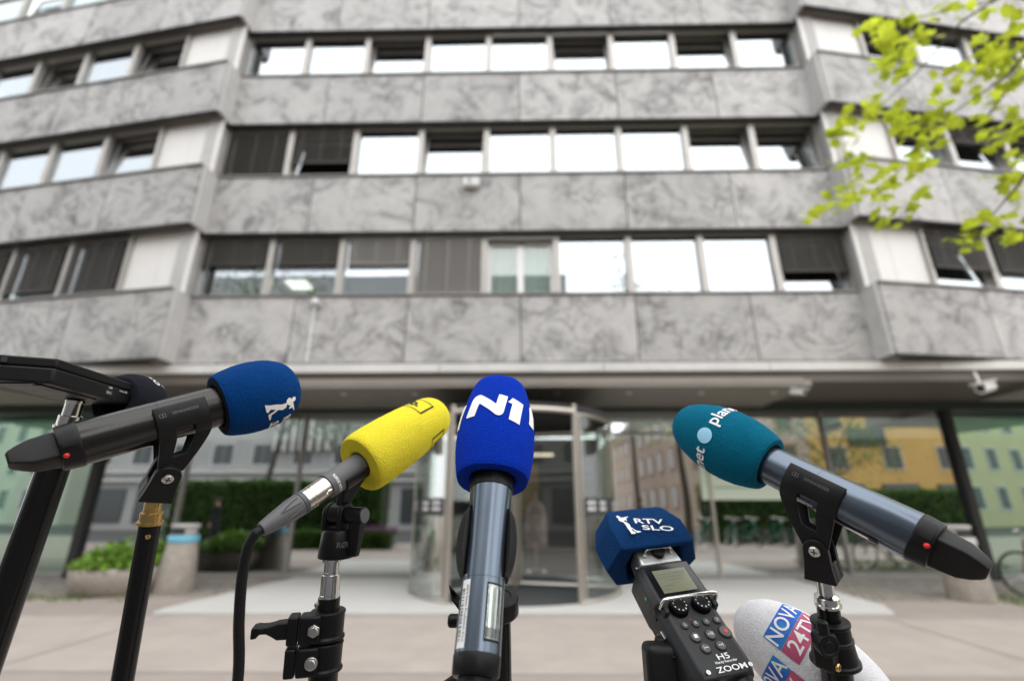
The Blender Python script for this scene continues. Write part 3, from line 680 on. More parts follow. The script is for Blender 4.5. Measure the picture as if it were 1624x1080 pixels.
# ------------------------------------------------------------------ people
def person(base, face, label, top, legs, hair, stride=.12, arm=.0):
    """one continuous skinned body; clothing by material zones; head with hair, nose and ears"""
    base = V(base); H = 1.74; t = thing('person', label, 'person', base)
    J = [((0,0,.95),.135),((0,0,1.12),.125),((0,.0,1.32),.15),((0,0,1.43),.10),((0,.0,1.50),.052),((0,.015,1.57),.06),((0,.02,1.66),.085),((0,.015,1.71),.07)]
    Ed = [(0,1),(1,2),(2,3),(3,4),(4,5),(5,6),(6,7)]
    for s in (-1, 1):
        b = len(J)
        J += [((s*.095,0,.88),.095),((s*.10,s*stride*.45+.02,.50),.062),((s*.10,s*stride,.10),.042),((s*.10,s*stride+.05,.045),.04),((s*.105,s*stride+.17,.035),.032)]
        Ed += [(0,b),(b,b+1),(b+1,b+2),(b+2,b+3),(b+3,b+4)]
        b = len(J)
        J += [((s*.17,0,1.40),.062),((s*.225,-s*.03,1.14),.046),((s*.235,.06-s*.06+arm,.90),.034),((s*.235,.09-s*.06+arm,.82),.038),((s*.23,.10-s*.06+arm,.75),.026)]
        Ed += [(3,b),(b,b+1),(b+1,b+2),(b+2,b+3),(b+3,b+4)]
    me = bpy.data.meshes.new('body'); me.from_pydata([j[0] for j in J], Ed, []); me.update()
    M = Matrix.Translation(base) @ Matrix.Rotation(math.radians(face), 4, 'Z')
    tmp = bpy.data.objects.new('tmp', me); COL.objects.link(tmp)
    tmp.modifiers.new('skin', 'SKIN'); sv = me.skin_vertices[0].data
    for i, j in enumerate(J): sv[i].radius = (j[1], j[1]*(.78 if i < 4 else 1)); sv[i].use_root = (i == 0)
    sb = tmp.modifiers.new('sub', 'SUBSURF'); sb.levels = 2; sb.render_levels = 2
    dg = bpy.context.evaluated_depsgraph_get(); dg.update()
    bme = bpy.data.meshes.new_from_object(tmp.evaluated_get(dg)); bpy.data.objects.remove(tmp); bme.name = 'body'
    skin = mat('skin', (.55,.34,.25), .5); bme.materials.clear()
    for m in (skin, mat('top_cloth', top, .9), mat('trouser_cloth', legs, .9), mat('shoe', (.03,.03,.03), .5)): bme.materials.append(m)
    for p_ in bme.polygons:
        z = p_.center.z; x = abs(p_.center.x)
        p_.material_index = 3 if z < .08 else 2 if z < .98 and x < .19 else 0 if (z > 1.485 or (x > .19 and z < .88)) else 1
        p_.use_smooth = True
    link('body', bme, None, t, M)
    hm = MB().lathe(V((0,-.005,1.60)), V((0,0,1)), V((0,1,0)), [(0,.085),(.05,.105),(.10,.108),(.14,.09),(.165,.05),(.172,.01)], 18)
    for i, v in enumerate(hm.v):
        if v.y > .055 and v.z < 1.70: v.y = .045
    link('hair', hm.mesh('hair'), mat('hair', hair, .7), t, M)
    f = MB().box((0,.105,1.635), (.022,.03,.035)); [f.box((s*.088,.01,1.63), (.018,.03,.05)) for s in (-1,1)]
    [f.box((s*.032,.088,1.655), (.022,.01,.008)) for s in (-1,1)]; f.box((0,.09,1.595), (.045,.01,.010))
    link('face_features', f.mesh('face_features'), mat('face_skin', (.45,.25,.18), .5), t, M, bevel=.004)
    return t
person((-11.0, 3.4, 0), 100, 'person in black jacket walking, mirrored in front of the hedge', (.015,.015,.018), (.03,.03,.04), (.05,.03,.02))
person((4.75, 1.2, 0), -60, 'person in dark coat mirrored beside the revolving door', (.02,.02,.022), (.03,.035,.05), (.04,.03,.02))
person((-1.25, 12.1, 0), 185, 'person in grey top and blue jeans standing behind the revolving door', (.07,.08,.10), (.035,.085,.20), (.20,.08,.03))
cs = MB()                                                   # patterned scarf stand in the lobby
p = V((.32, 12.2, 0)); t = thing('coat_stand', 'coat stand hung with pale pink and white garments inside the lobby', 'coat stand', p)
MB().tube([p+V((0,0,.02)), p+V((0,0,1.75))], .025, 8).build('pole', M_STEEL, t); MB().lathe(p+V((0,0,.03)), V((0,0,1)), V((1,0,0)), [(0,.25),(.03,.22)], 20).build('base', M_STEEL, t)
MB().lathe(p+V((0,0,.55)), V((0,0,1)), V((1,0,0)), [(0,.24),(.3,.27),(.6,.24),(.85,.19),(.98,.08)], 18, jit=0).build('garment', mat('patterned_cloth', (.62,.45,.40), .9, var=.6, vscale=5), t)

# ================================================================== FOREGROUND: microphones on stands
def subdiv(verts, faces, ml):
    bm = bmesh.new(); vs = [bm.verts.new((p[0], p[1], 0)) for p in verts]
    for f in faces:
        try: bm.faces.new([vs[i] for i in f])
        except ValueError: pass
    bmesh.ops.triangulate(bm, faces=bm.faces[:])
    for _ in range(5):
        es = [e for e in bm.edges if e.calc_length() > ml]
        if not es: break
        bmesh.ops.subdivide_edges(bm, edges=es, cuts=1); bmesh.ops.triangulate(bm, faces=bm.faces[:])
    bm.verts.index_update(); r = [(v.co.x, v.co.y) for v in bm.verts], [[v.index for v in f.verts] for f in bm.faces]; bm.free(); return r
def text2d(s, size, bold=0.0, wscale=1.0, center=True):
    c = bpy.data.curves.new('t', 'FONT'); c.body = s; c.size = size; c.offset = bold*size; c.resolution_u = 3
    if center: c.align_x = 'CENTER'; c.align_y = 'CENTER'
    o = bpy.data.objects.new('t', c); COL.objects.link(o); dg = bpy.context.evaluated_depsgraph_get(); dg.update()
    me = bpy.data.meshes.new_from_object(o.evaluated_get(dg)); vs = [(v.co.x*wscale, v.co.y) for v in me.vertices]; fs = [list(p_.vertices) for p_ in me.polygons]
    bpy.data.objects.remove(o); bpy.data.meshes.remove(me); return vs, fs
def poly2d(pts): return list(pts), [list(range(len(pts)))]
def xf(sh, dx=0, dy=0, rot=0, s=1):
    c, q = math.cos(rot), math.sin(rot); return [(dx+s*(x*c-y*q), dy+s*(x*q+y*c)) for x, y in sh[0]], sh[1]
def merge(*shs):
    v, f = [], []
    for a, b in shs: f += [[i+len(v) for i in q] for q in b]; v += a
    return v, f
def prof_r(prof, t):
    for (a, ra), (b, rb) in zip(prof[:-1], prof[1:]):
        if a <= t <= b and b > a: return ra + (rb-ra)*(t-a)/(b-a)
    return prof[-1][1]
class Axis:
    def __init__(s, A, B, ref=None):
        s.A = A; s.d = B-A; s.L = s.d.length; s.ex, s.ey, s.ez = basis(s.d, ref if ref else CAM-A)
    def p(s, t, phi=0, r=0): return s.A + s.ez*t + (s.ex*math.cos(phi) + s.ey*math.sin(phi))*r
    def lathe(s, prof, n=48, **k): return MB().lathe(s.A, s.ez, s.ex, prof, n, **k)
    def wrap(s, sh, prof, name, m, parent, t0, phi0=0.0, off=.0006, ml=.003, sq=0.0, proj=False):
        vs, fs = subdiv(*sh, ml); b = MB()
        for u, v in vs:
            r = prof_r(prof, t0+v); r0 = prof_r(prof, t0); ph = phi0 + (math.asin(max(-1, min(1, u/r))) if proj else u/r0)
            rr = r*(1+sq*abs(math.sin(2*ph))**1.5); b.v.append(s.p(t0+v, ph, rr+off))
        b.f = fs; o = b.build(name, m, parent, sharp=0); o.data.shade_smooth(); return o
def smooth_prof(pts, n=14):
    """Catmull-Rom through the profile points"""
    out = []
    for i in range(len(pts)-1):
        p0, p1, p2, p3 = pts[max(i-1,0)], pts[i], pts[i+1], pts[min(i+2,len(pts)-1)]
        for k in range(n):
            t = k/n; q = []
            for c in (0, 1): q.append(.5*((2*p1[c]) + (-p0[c]+p2[c])*t + (2*p0[c]-5*p1[c]+4*p2[c]-p3[c])*t*t + (-p0[c]+3*p1[c]-3*p2[c]+p3[c])*t**3))
            out.append((q[0], max(q[1], .0004)))
    return out + [pts[-1]]
FIG = [(385,122),(405,119),(422,128),(436,141),(470,135),(512,127),(510,135),(486,145),(502,166),(497,173),(477,160),(470,182),(500,190),(530,213),(541,240),(566,255),(602,279),(650,284),(648,292),(612,298),(575,271),(546,251),(562,282),(598,299),(595,307),(550,311),(535,285),(508,250),(488,215),(463,187),(438,181),(413,166),(409,156),(417,148),(396,139)]

def foam_on(ax, prof, hole, m, parent, lining=None, sq=0.0, n=160, label=None, jit=.00032):
    """foam windshield: outer skin from its open rim to the tip; rim returns inward to the mic body"""
    t0, r0 = prof[0]
    full = [(t0+.012, hole), (t0+.001, hole+.0004), (t0, hole+.002)] + [(t0, hole + (r0-.002-hole)*k/5) for k in range(1, 6)] + prof
    f = ax.lathe(full, n, sq=sq, jit=jit).build('foam_windshield', m, parent, sharp=60)
    if lining:
        lp = [(t0-.0006, hole), (t0-.0007, r0-.0035), (t0+.0008, r0-.0012)]
        ax.lathe(lp, n, sq=sq, jit=jit, cap=False).build('foam_lining', lining, f)
    if label: f['label'] = label
    return f
def screw(p, n, r, parent, name='screw', m=None):
    b = MB().lathe(p, n, V((0,0,1)) if abs(n.z) < .9 else V((1,0,0)), [(0,r),(r*.35,r),(r*.55,r*.8)], 18).build(name, m or M_SCR, parent)
    ex, ey, ez = basis(n, V((.3,0,1)))
    c = MB()
    for k in (ex, ey): c.box(p+n*r*.57, (r*1.1, r*.22, r*.06), R3(k, ez.cross(k), ez))
    c.build('screw_slot', M_DARK, b)
    return b
def pole_to_ground(t, top, dirn, r, m=M_POLE, name='pole'):
    """straight stand tube from top to a tripod on the ground"""
    d = dirn.normalized(); k = (.30-top.z)/d.z; foot = top + d*k
    MB().tube([top, foot], r, 24).build(name, m, t)
    MB().lathe(foot+V((0,0,.02)), V((0,0,1)), V((1,0,0)), [(0,.03),(.08,.03)], 16).build('hub', M_BLK, t)
    for i in range(3):
        a = 2*PI*i/3+.5; e = foot + V((math.cos(a)*.30, math.sin(a)*.30, 0)); e.z = .012
        lg = MB().tube([foot+V((0,0,.05)), e], .009, 8).build('leg', m, t)
        MB().lathe(V((e.x,e.y,0)), V((0,0,1)), V((1,0,0)), [(0,.014),(.02,.012)], 10).build('rubber_foot', M_BLKR, lg)
def mic_clip(t, ax, tc, r, J, n, L=.046, text=True, tshift=0.0):
    """saddle clip: two flexible cheeks round the mic that converge on the swivel joint J; n points at the camera side"""
    Mc = ax.p(tc); a = ax.ez; d = (J-Mc); sh = d.dot(a); d = d - a*sh; dist = d.length; d.normalize(); n = a.cross(d); n = n if n.dot(CAM-Mc) > 0 else -n
    th = .0032; ro = r+th
    clip = None
    for s in (1, -1):
        path = []
        for k in range(13):
            an = math.radians(38 - 88*k/12); path.append((s*ro*math.cos(an), ro*math.sin(an), 0.0))
        x0, z0, _ = path[-1]; x1, z1 = s*.0075, -dist-.004
        for k in range(1, 9): q = k/8; path.append((x0+(x1-x0)*q, z0+(z1-z0)*q, q))
        b = MB(); cols = 7; hl = L/2; wts = [-1,-.50,-.36,0,.36,.48,1]
        for i, (x, z, q) in enumerate(path):
            half = (hl*(1-q**1.25) + .0115*q**1.25) if q else hl
            half *= 1.0
            for c in wts: b.v.append(Mc + n*x - d*z + a*(c*half + sh*(q**1.2)))
        for i in range(len(path)-1):
            for c in range(cols-1):
                if 8 <= i <= 15 and 2 <= c <= 3: continue
                k = i*cols+c; fc = [k, k+1, k+cols+1, k+cols]; b.f.append(fc if s > 0 else fc[::-1])
        o = b.build('clip_cheek', M_BLKR, t, sharp=50)
        so_ = o.modifiers.new('thick', 'SOLIDIFY'); so_.thickness = th; so_.offset = 0
        bv = o.modifiers.new('bev', 'BEVEL'); bv.width = .0009; bv.segments = 2; bv.angle_limit = math.radians(50)
        if s > 0: clip = o
    if text:
        vs, fs = text2d('SENNHEISER', .0042, .01); vs, fs = subdiv(vs, fs, .004); b = MB(); rr = ro+.0018
        right = a if a.dot(RT) > 0 else -a
        upn = 1
        for u, v in vs: an = math.radians(16) + v/rr; b.v.append(Mc + right*(u+.003) + n*(rr*math.cos(an)) - d*(rr*math.sin(an)))
        b.f = fs; b.build('embossed_lettering', M_GREYPR, clip, sharp=0)
        lg = MB(); an = math.radians(16); c0 = Mc - right*.0165 + n*(rr*math.cos(an)) - d*(rr*math.sin(an)); tn = -n*math.sin(an) - d*math.cos(an)
        for u0, v0, u1, v1 in ((-.0028,-.002,-.0022,.002),(.0022,-.002,.0028,.002),(-.0028,.0015,.0028,.002),(-.0028,-.002,.0028,-.0015),(-.0004,-.002,.0006,.002)):
            lg.quad(c0+right*u0+tn*v0, c0+right*u1+tn*v0, c0+right*u1+tn*v1, c0+right*u0+tn*v1)
        lg.build('embossed_logo', M_GREYPR, clip, sharp=0)
    return Mc, n
def swivel_base(t, J, down, n, h=.030, w0=.0105, w1=.0135, depth=.0125):
    """forked swivel block under the clip: two round-topped cheeks over a solid tapered foot, with pivot screw"""
    dn = down.normalized(); n = (n - dn*n.dot(dn)).normalized(); e = dn.cross(n)
    outl = [(w0*math.cos(PI*k/14), -w0*math.sin(PI*k/14)) for k in range(15)]      # y along down, arc goes up
    outl = [(x, y) for x, y in outl] + [(-w0-.0008, h*.45), (-w1, h), (w1, h), (w0+.0008, h*.45)]
    bl = MB()
    bl.prism(outl, J, e, dn, n, depth*.42, depth); bl.prism(outl, J, e, dn, n, -depth, -depth*.42)
    low = [(w0+.0006, h*.42), (-w0-.0006, h*.42), (-w1+.0001, h-.0001), (w1-.0001, h-.0001)]
    bl.prism(low, J, e, dn, n, -depth*.45, depth*.45)
    o = bl.build('swivel_block', M_BLKR, t, bevel=.0012)
    MB().tube([J - n*depth*.4, J + n*depth*.4], .0075, 20).build('pivot', M_BLK, o)
    screw(J + n*depth, n, .0052, o)
    return J + dn*h
def plug_tail(ax, t, r, tail, col_m):
    """collar with latch and red lamp, then the flat wedge shaped antenna"""
    ax.lathe([(-.016,r*.90),(-.0155,r*.97),(-.004,r*1.03),(-.001,r*1.03),(0,r*.99)], 48).build('collar', M_BLK, t, bevel=.0005)
    # latch pad on the collar
    b = MB()
    for s in (0,):
        for k in range(6):
            a0 = tail['latch']-.35+k*.7/6; a1 = a0+.7/6
            b.quad(ax.p(-.0135,a0,r*1.05), ax.p(-.0135,a1,r*1.05), ax.p(-.004,a1,r*1.065), ax.p(-.004,a0,r*1.065))
    b.build('latch', M_BLKR, t)
    led = ax.p(-.0125, tail['led'], r*.995); nr = (ax.ex*math.cos(tail['led']) + ax.ey*math.sin(tail['led']) - ax.ez*.5).normalized()
    MB().lathe(led, nr, ax.ez, [(-.002,.0022),(.0003,.0022),(.0011,.0017),(.0016,.0009),(.0017,.0001)], 16).build('lamp', M_RED, t)
    # antenna: loft of rounded rectangles
    ca, sa = math.cos(tail['roll']), math.sin(tail['roll']); wx = ax.ex*ca + ax.ey*sa; wy = -ax.ex*sa + ax.ey*ca
    b = MB(); secs = []
    for tt, hw, ht, off in tail['secs']:
        c = ax.A + ax.ez*tt + wy*off; ring = []
        for k in range(28):
            q = 2*PI*k/28; cx, cy = math.cos(q), math.sin(q); e_ = .22
            ring.append(c + wx*(math.copysign(abs(cx)**e_, cx)*hw) + wy*(math.copysign(abs(cy)**e_, cy)*ht))
        secs.append(ring)
    for ring in secs: b.v += ring
    for j in range(len(secs)-1):
        for k in range(28): l = (k+1) % 28; b.f.append([j*28+k, j*28+l, (j+1)*28+l, (j+1)*28+k])
    b.f.append(list(range(28))); b.f.append([(len(secs)-1)*28+k for k in range(28)][::-1])
    b.build('antenna', M_BLKR, t, sharp=35, bevel=.0006)

# ---- blue microphone with the N1 logo (middle)
ax = Axis(at(760,1003,.40), at(794,606,.575)); T = thing('microphone', 'blue-grey microphone with bright blue foam head and white logo, in the middle', 'microphone', ax.A)
body = [(-.0165,.0184),(-.016,.0187),(.038,.0185),(.0382,.0181),(.0388,.0181),(.039,.0185),(.070,.0184),(.095,.0193),(.122,.0206),(.1225,.0210),(.145,.0210)]
ax.lathe(body, 64).build('body', M_MICBLU, T, sharp=30)
pf = smooth_prof([(.133,.0350),(.140,.0372),(.160,.0402),(.182,.0408),(.205,.0384),(.225,.0342),(.239,.0305),(.2475,.0258),(.2525,.0165),(.2537,.001)], 8)
ax.lathe([(.122,.0215),(.130,.0218),(.14,.0218)], 48).build('grille_ring', M_BLK, T)
fm_ = foam_on(ax, pf, .0222, F_N1, T, None, sq=.035)
k = .000126
Np = [(228,402),(236,370),(252,300),(262,256),(272,234),(286,220),(304,213),(322,213),(340,224),(370,248),(430,292),(458,314),(466,265),(477,215),(546,229),(540,275),(525,372),(520,392),(508,408),(490,416),(470,413),(455,406),(420,378),(360,332),(326,303),(316,330),(298,412),(262,412),(238,409)]
n1 = [((x-448)*k, (330-y)*k*1.14) for x, y in Np]; o1 = [((x-448)*k, (330-y)*k*1.14) for x, y in [(550,280),(566,262),(582,233),(665,259),(660,310),(645,458),(605,448),(565,437),(572,380),(584,292),(566,288)]]
SHN = merge(poly2d(n1), poly2d(o1))
for ph, pj in ((-.10, True), (1.62, True), (-1.78, True), (3.14, True)):
    ax.wrap(SHN, pf, 'logo_lettering', M_WHITE, fm_, .196, ph, .0008, .004, sq=.035, proj=pj)
ax.lathe([(-.031,.0172),(-.029,.0186),(-.018,.0190),(-.016,.0186)], 48).build('base_collar', M_BLK, T)
ax.lathe([(-.075,.0130),(-.0305,.0135)], 40).build('transmitter', M_BLK, T)
# battery window: dark recess, clear cover, ribs behind
def patch(ax, t0, t1, p0, p1, r, name, m, parent, n=10, r1=None):
    b = MB()
    for k in range(n+1):
        ph = p0+(p1-p0)*k/n; b.v += [ax.p(t0, ph, r), ax.p(t1, ph, r1 or r)]
    for k in range(n): b.f.append([2*k, 2*k+2, 2*k+3, 2*k+1])
    o = b.build(name, m, parent, sharp=0); o.data.shade_smooth(); return o
patch(ax, -.009, .034, .18, 1.02, .0189, 'window_surround', M_BLK, T)
patch(ax, -.007, .032, .24, .96, .0191, 'window_inner', mat('window_inner', (.40,.42,.40), .25, metal=.6, var=.5, vscale=350), T)
for ph, wd, m in ((.36,.05,M_CHROME),(.48,.09,mat('green_strip', (.10,.17,.07), .4)),(.66,.04,M_CHROME),(.80,.06,M_DARK)): patch(ax, -.001, .030, ph, ph+wd, .0193, 'window_rib', m, T, 3)
patch(ax, -.0065, .0005, .25, .94, .0194, 'battery_contact', M_DARK, T, 8)
patch(ax, -.0075, .0325, .22, .98, .0197, 'window_cover', glass('battery_cover', .08, (.95,.95,.95), (.86,.89,.87), .02), T)
# asset sticker with bar code
st_ = patch(ax, -.014, .036, -1.12, -.62, .0188, 'sticker', mat('sticker_white', (.78,.78,.78), .45), T, 8)
vs, fs = text2d('Adria News Production d.o.o', .0035, .0); sh = xf((vs, fs), rot=-PI/2)
ax.wrap(sh, [(-.02,.0189),(.07,.0189)], 'sticker_print', M_BLK, st_, .011, -.72, .0002, .006)
x = -.009; random.seed(4); b = MB()
while x < .028:
    wd = random.choice((.0004,.0008,.0012)); p0, p1 = -1.07, -.88
    b.quad(ax.p(x,p0,.0190), ax.p(x,p1,.0190), ax.p(x+wd,p1,.0190), ax.p(x+wd,p0,.0190)); x += wd + random.choice((.0005,.0009,.0015))
b.build('bar_code', M_DARK, st_, sharp=0)
# its stand: two clip ears beside the body, tripod knob and strap behind
S = thing('microphone_stand', 'black stand with two curved clip ears holding the middle microphone', 'stand', (ax.A.x, ax.A.y+.05, 0))
for s in (-1, 1):
    b = MB()
    prs = []
    for k in range(15):
        q = k/14; t_ = .042 + .060*q; bul = math.sin(PI*q)**.6
        ctr = s*(1.42 + .0*q); rr = .0195+.0008
        prs.append([ax.p(t_, s*1.05, rr), ax.p(t_, s*1.05, rr+.0008+.0035*bul), ax.p(t_, s*(1.5), rr+.001+.0062*bul), ax.p(t_, s*2.1, rr+.0035+.004*bul), ax.p(t_, s*2.1, rr)])
    for r_ in prs: b.v += r_
    for j in range(14):
        for c in range(5): l = (c+1) % 5; fc = [j*5+c, j*5+l, (j+1)*5+l, (j+1)*5+c]; b.f.append(fc if s > 0 else fc[::-1])
    b.f.append([0,1,2,3,4]); b.f.append([70,71,72,73,74])
    b.build('clip_ear', M_BLKR, S, sharp=60, bevel=.0006)
b = MB()
for k in range(9):
    ph = PI - 1.1 + 2.2*k/8
    for t_ in (.050, .092): b.v.append(ax.p(t_, ph, .0232))
for k in range(8): b.f.append([2*k, 2*k+1, 2*k+3, 2*k+2])
o = b.build('clip_back', M_BLKR, S); sd_ = o.modifiers.new('s', 'SOLIDIFY'); sd_.thickness = .004
kn = at(789, 957, .475)
Jd = ax.p(.065, PI, .042); dn = V((.02,.03,-1)).normalized()
MB().tube([ax.p(.068, PI, .024), Jd], .009, 14).build('clip_neck', M_BLK, S)
MB().tube([Jd - ax.ey*.013, Jd + ax.ey*.013], .012, 20).build('pivot', M_BLK, S)
MB().lathe(kn, V((.0,-.35,1)), V((1,0,0)), [(-.010,.019),(-.008,.0205),(.006,.0205),(.008,.019),(.0082,.013),(.0072,.0125),(.0072,.001)], 40).build('tension_knob', M_BLK, S, bevel=.0004)
MB().tube([kn-V((0,0,.006)), Jd], .0085, 14).build('neck_tube', M_BLK, S)
b = MB()                                                     # loose strap
pts = [at(722,945,.47), at(716,938,.475), at(719,962,.47), at(735,985,.465)]
for q in pts: b.v += [q + V((-.002,.0,.006)), q + V((.004,.012,-.004))]
for j in range(3): b.f.append([2*j, 2*j+1, 2*j+3, 2*j+2])
o = b.build('velcro_strap', M_BLKR, S); o.modifiers.new('s','SOLIDIFY').thickness = .002; o.modifiers.new('b','BEVEL').width = .0006
MB().lathe(at(724,984,.46), RT, V((0,0,1)), [(-.008,.004),(-.006,.006),(.012,.006)], 16).build('lock_lever', M_BLK, S, bevel=.0006)
pole_to_ground(S, kn+V((.0,.004,-.006)), dn, .0125)
b = MB().tube([at(690,1100,.44), at(745,1062,.45), at(790,1052,.46)], .005, 8)
b.build('webbing', M_BLKR, S)

# ---- black microphone with dark blue foam (left)
ax = Axis(at(128,703,.45), at(480,608,.60)); T = thing('microphone', 'black microphone with dark blue foam head and white flute player emblem, at left', 'microphone', ax.A)
r = .0205
ax.lathe([(-.001,r*.99),(0,r),(.060,r*1.02),(.0602,r*1.01),(.0608,r*1.01),(.061,r*1.02),(.150,r*1.06)], 64).build('body', M_MICBLK, T, sharp=30)
pf = smooth_prof([(.115,.0325),(.122,.0355),(.140,.0390),(.160,.0392),(.176,.0362),(.189,.0298),(.1965,.0212),(.200,.012),(.201,.001)], 8)
fo = foam_on(ax, pf, .0235, F_RTV, T, F_LINE)
fig = [((x-480 - (y-215)*.95)*.000165, (215-y)*.00019) for x, y in FIG]
LOGO = merge(poly2d(fig), xf(text2d('RTV', .0135, .02), .034, .007), xf(text2d('SLO', .0135, .02), .034, -.008))
ax.wrap(LOGO, pf, 'logo_lettering', M_WHITE, fo, .166, .40, .0007, .003)
ax.wrap(LOGO, pf, 'logo_lettering', M_WHITE, fo, .166, -2.60, .0007, .003)
plug_tail(ax, T, r, dict(latch=-.35, led=.35, roll=1.0, secs=[(-.012,.0138,.0105,0),(-.018,.0140,.0103,0),(-.032,.0130,.0090,-.0008),(-.040,.0098,.0078,-.002),(-.0465,.0062,.0062,-.003),(-.0478,.0045,.0048,-.003)]), None)
S = thing('microphone_stand', 'black pole with brass adapter holding the black microphone at left', 'stand', (at(190,1080,.47).x, at(190,1080,.47).y, 0))
J = at(265,745,.495); spig = at(240,797,.50); low = at(190,1080,.478); dn = (low-spig).normalized()
Mc, n = mic_clip(S, ax, .077, r*1.03, J, None)
foot = swivel_base(S, J, (spig-J), n, h=.0300, w0=.0118, w1=.0150, depth=.0140)
def spigot(S, top, dn, prof, m, name='adapter'):
    MB().lathe(top, dn, V((1,0,0)), prof, 40).build(name, m, S, sharp=30)
spigot(S, foot-dn*.003, dn, [(0,.0092),(.0045,.0092),(.0046,.0078),(.0205,.0078),(.0206,.0100),(.0290,.0100),(.0291,.0118),(.0318,.0118),(.0322,.010)], M_BRASS, 'brass_adapter')
ptop = foot + dn*.028
screw(ptop + dn*.013 + (CAM-ptop).normalized()*.0093, (CAM-ptop).normalized(), .0022, S, 'rivet', M_BRASS)
pole_to_ground(S, ptop, dn, .0096)

# ---- recorder at the left edge, seen from below, with black foam
T = thing('audio_recorder', 'black handheld recorder with black foam head seen from below, at left edge', 'recorder', at(120,640,.54))
Z0 = 1.463
P1 = at(208,643,.57); P2 = at(80,608,.47); P3 = at(-130,598,.44)
P1.z = P2.z = P3.z = Z0; away = V((-(P1.y-P2.y), P1.x-P2.x, 0)).normalized()
wid = .064; lng = (P1-P2).normalized()
Q1 = P1 + away*wid; Q2 = P1 + away*(wid+.006) - lng*.05; Q3 = P3 + lng*.03
hgt = .0255
outl = [P1, P2, P3, Q3, Q2, Q1][::-1]
def slab(pts, z0, z1, inset=0.0):
    c = sum(pts, V())/len(pts); b = MB(); k = len(pts)
    for z in (z0, z1):
        for p_ in pts: q = p_ + (c-p_).normalized()*inset; b.v.append(V((q.x, q.y, z)))
    b.f.append(list(range(k))); b.f.append([k+i for i in range(k)][::-1])
    for i in range(k): j = (i+1) % k; b.f.append([i, k+i, k+j, j])
    return b
slab(outl, Z0+.0004, Z0+hgt*.62).build('lower_case', M_BLKR, T, bevel=.0022, seg=3)
slab(outl, Z0+hgt*.63, Z0+hgt, .0006).build('upper_case', M_BLKR, T, bevel=.0020, seg=3)
def side_box(q, z, l, h, m, name, dep=.0012):
    p_ = P2 + (P1-P2)*q + away*.0002; p_.z = z
    return MB().box(p_, (l, dep, h), R3(lng, away, V((0,0,1)))).build(name, m, T, bevel=.0003)
side_box(.66, Z0+.0075, .0095, .0055, M_DARK, 'usb_port'); side_box(.66, Z0+.0072, .0060, .0024, M_SCR, 'usb_contact', .002)
side_box(.87, Z0+.0072, .022, .0072, M_BLK, 'card_cover')
for s_, q_ in (('USB', .66), ('micro SD', .84)):
    vs, fs = text2d(s_, .0030); b = MB(); c = P2 + (P1-P2)*q_ - away*.0006; c.z = Z0+.0128
    for u, v in vs: b.v.append(c + lng*u + V((0,0,v)))
    b.f = fs; b.build('printed_lettering', M_WHITE, T, sharp=0)
l2 = (P2-P3).normalized(); a2 = V((-l2.y, l2.x, 0)); a2 = a2 if a2.y > 0 else -a2
for dx in (.028, .036):
    c = P2 - l2*(dx+.012) - a2*.0003; c.z = Z0+hgt*.80; MB().box(c, (.0042,.002,.0048), R3(l2, a2, V((0,0,1)))).build('side_slot', M_DARK, T)
for dx in (.012, .05):
    c = P2 - l2*dx + a2*.006; c.z = Z0-.0003; MB().box(c, (.007,.0025,.0018), R3(l2, a2, V((0,0,1)))).build('bottom_slot', M_DARK, T)
c = P2*.5+P1*.5 + away*wid*.5 - lng*.02; c.z = Z0-.0002
MB().box(c, (.075,.040,.0012), R3(lng, away, V((0,0,1)))).build('battery_cover', M_BLK, T, bevel=.0005)
fa = P1 + away*wid*.24 - lng*.004; fa.z = Z0+hgt*.25; fax = Axis(fa, fa+lng*.05)
pf = smooth_prof([(-.002,.026),(.006,.032),(.018,.035),(.034,.034),(.048,.028),(.057,.018),(.060,.001)], 7)
fo = foam_on(fax, pf, .016, F_BLK, T, None, n=90)
fax.wrap(merge(xf(text2d('RTV', .012, .02), 0, .006), xf(text2d('SLO', .012, .02), 0, -.007)), pf, 'logo_lettering', M_WHITE, fo, .030, -1.25, .0006, .003)
S = thing('microphone_stand', 'thick black pole with silver spigot carrying the recorder at left edge', 'stand', (-.6, .45, 0))
sp0 = at(118,641,.535); sp0.z = Z0-.0008; lowp = at(-10,1010,.475); ptop = at(103,690,.53); dn = (lowp-ptop).normalized(); up0 = (sp0-ptop).normalized()
spigot(S, sp0, -up0, [(0,.0088),(.0025,.0088),(.003,.0080),(.0165,.0080),(.017,.0102),(.027,.0102),(.0275,.0122),(.0300,.0122)], M_CHROME, 'spigot')
MB().lathe(sp0-up0*.0295, -up0, V((1,0,0)), [(0,.0118),(.012,.0120)], 32).build('sleeve', M_BLK, S)
p0 = sp0 - up0*.040
MB().lathe(p0, dn, V((1,0,0)), [(0,.0150),(.002,.0172),(.030,.0180),(.032,.0165)], 32).build('lock_collar', M_BLK, S, bevel=.0005)
MB().box(p0+dn*.018+RT*.018-FW*.004, (.012,.014,.020), R3(RT, RT.cross(dn), dn)).build('lock_lug', M_BLK, S, bevel=.002)
screw(sp0-up0*.036 - RT*.0118 - FW*.002, (-RT-FW*.5).normalized(), .0028, S)
pole_to_ground(S, p0+dn*.01, dn, .0142)

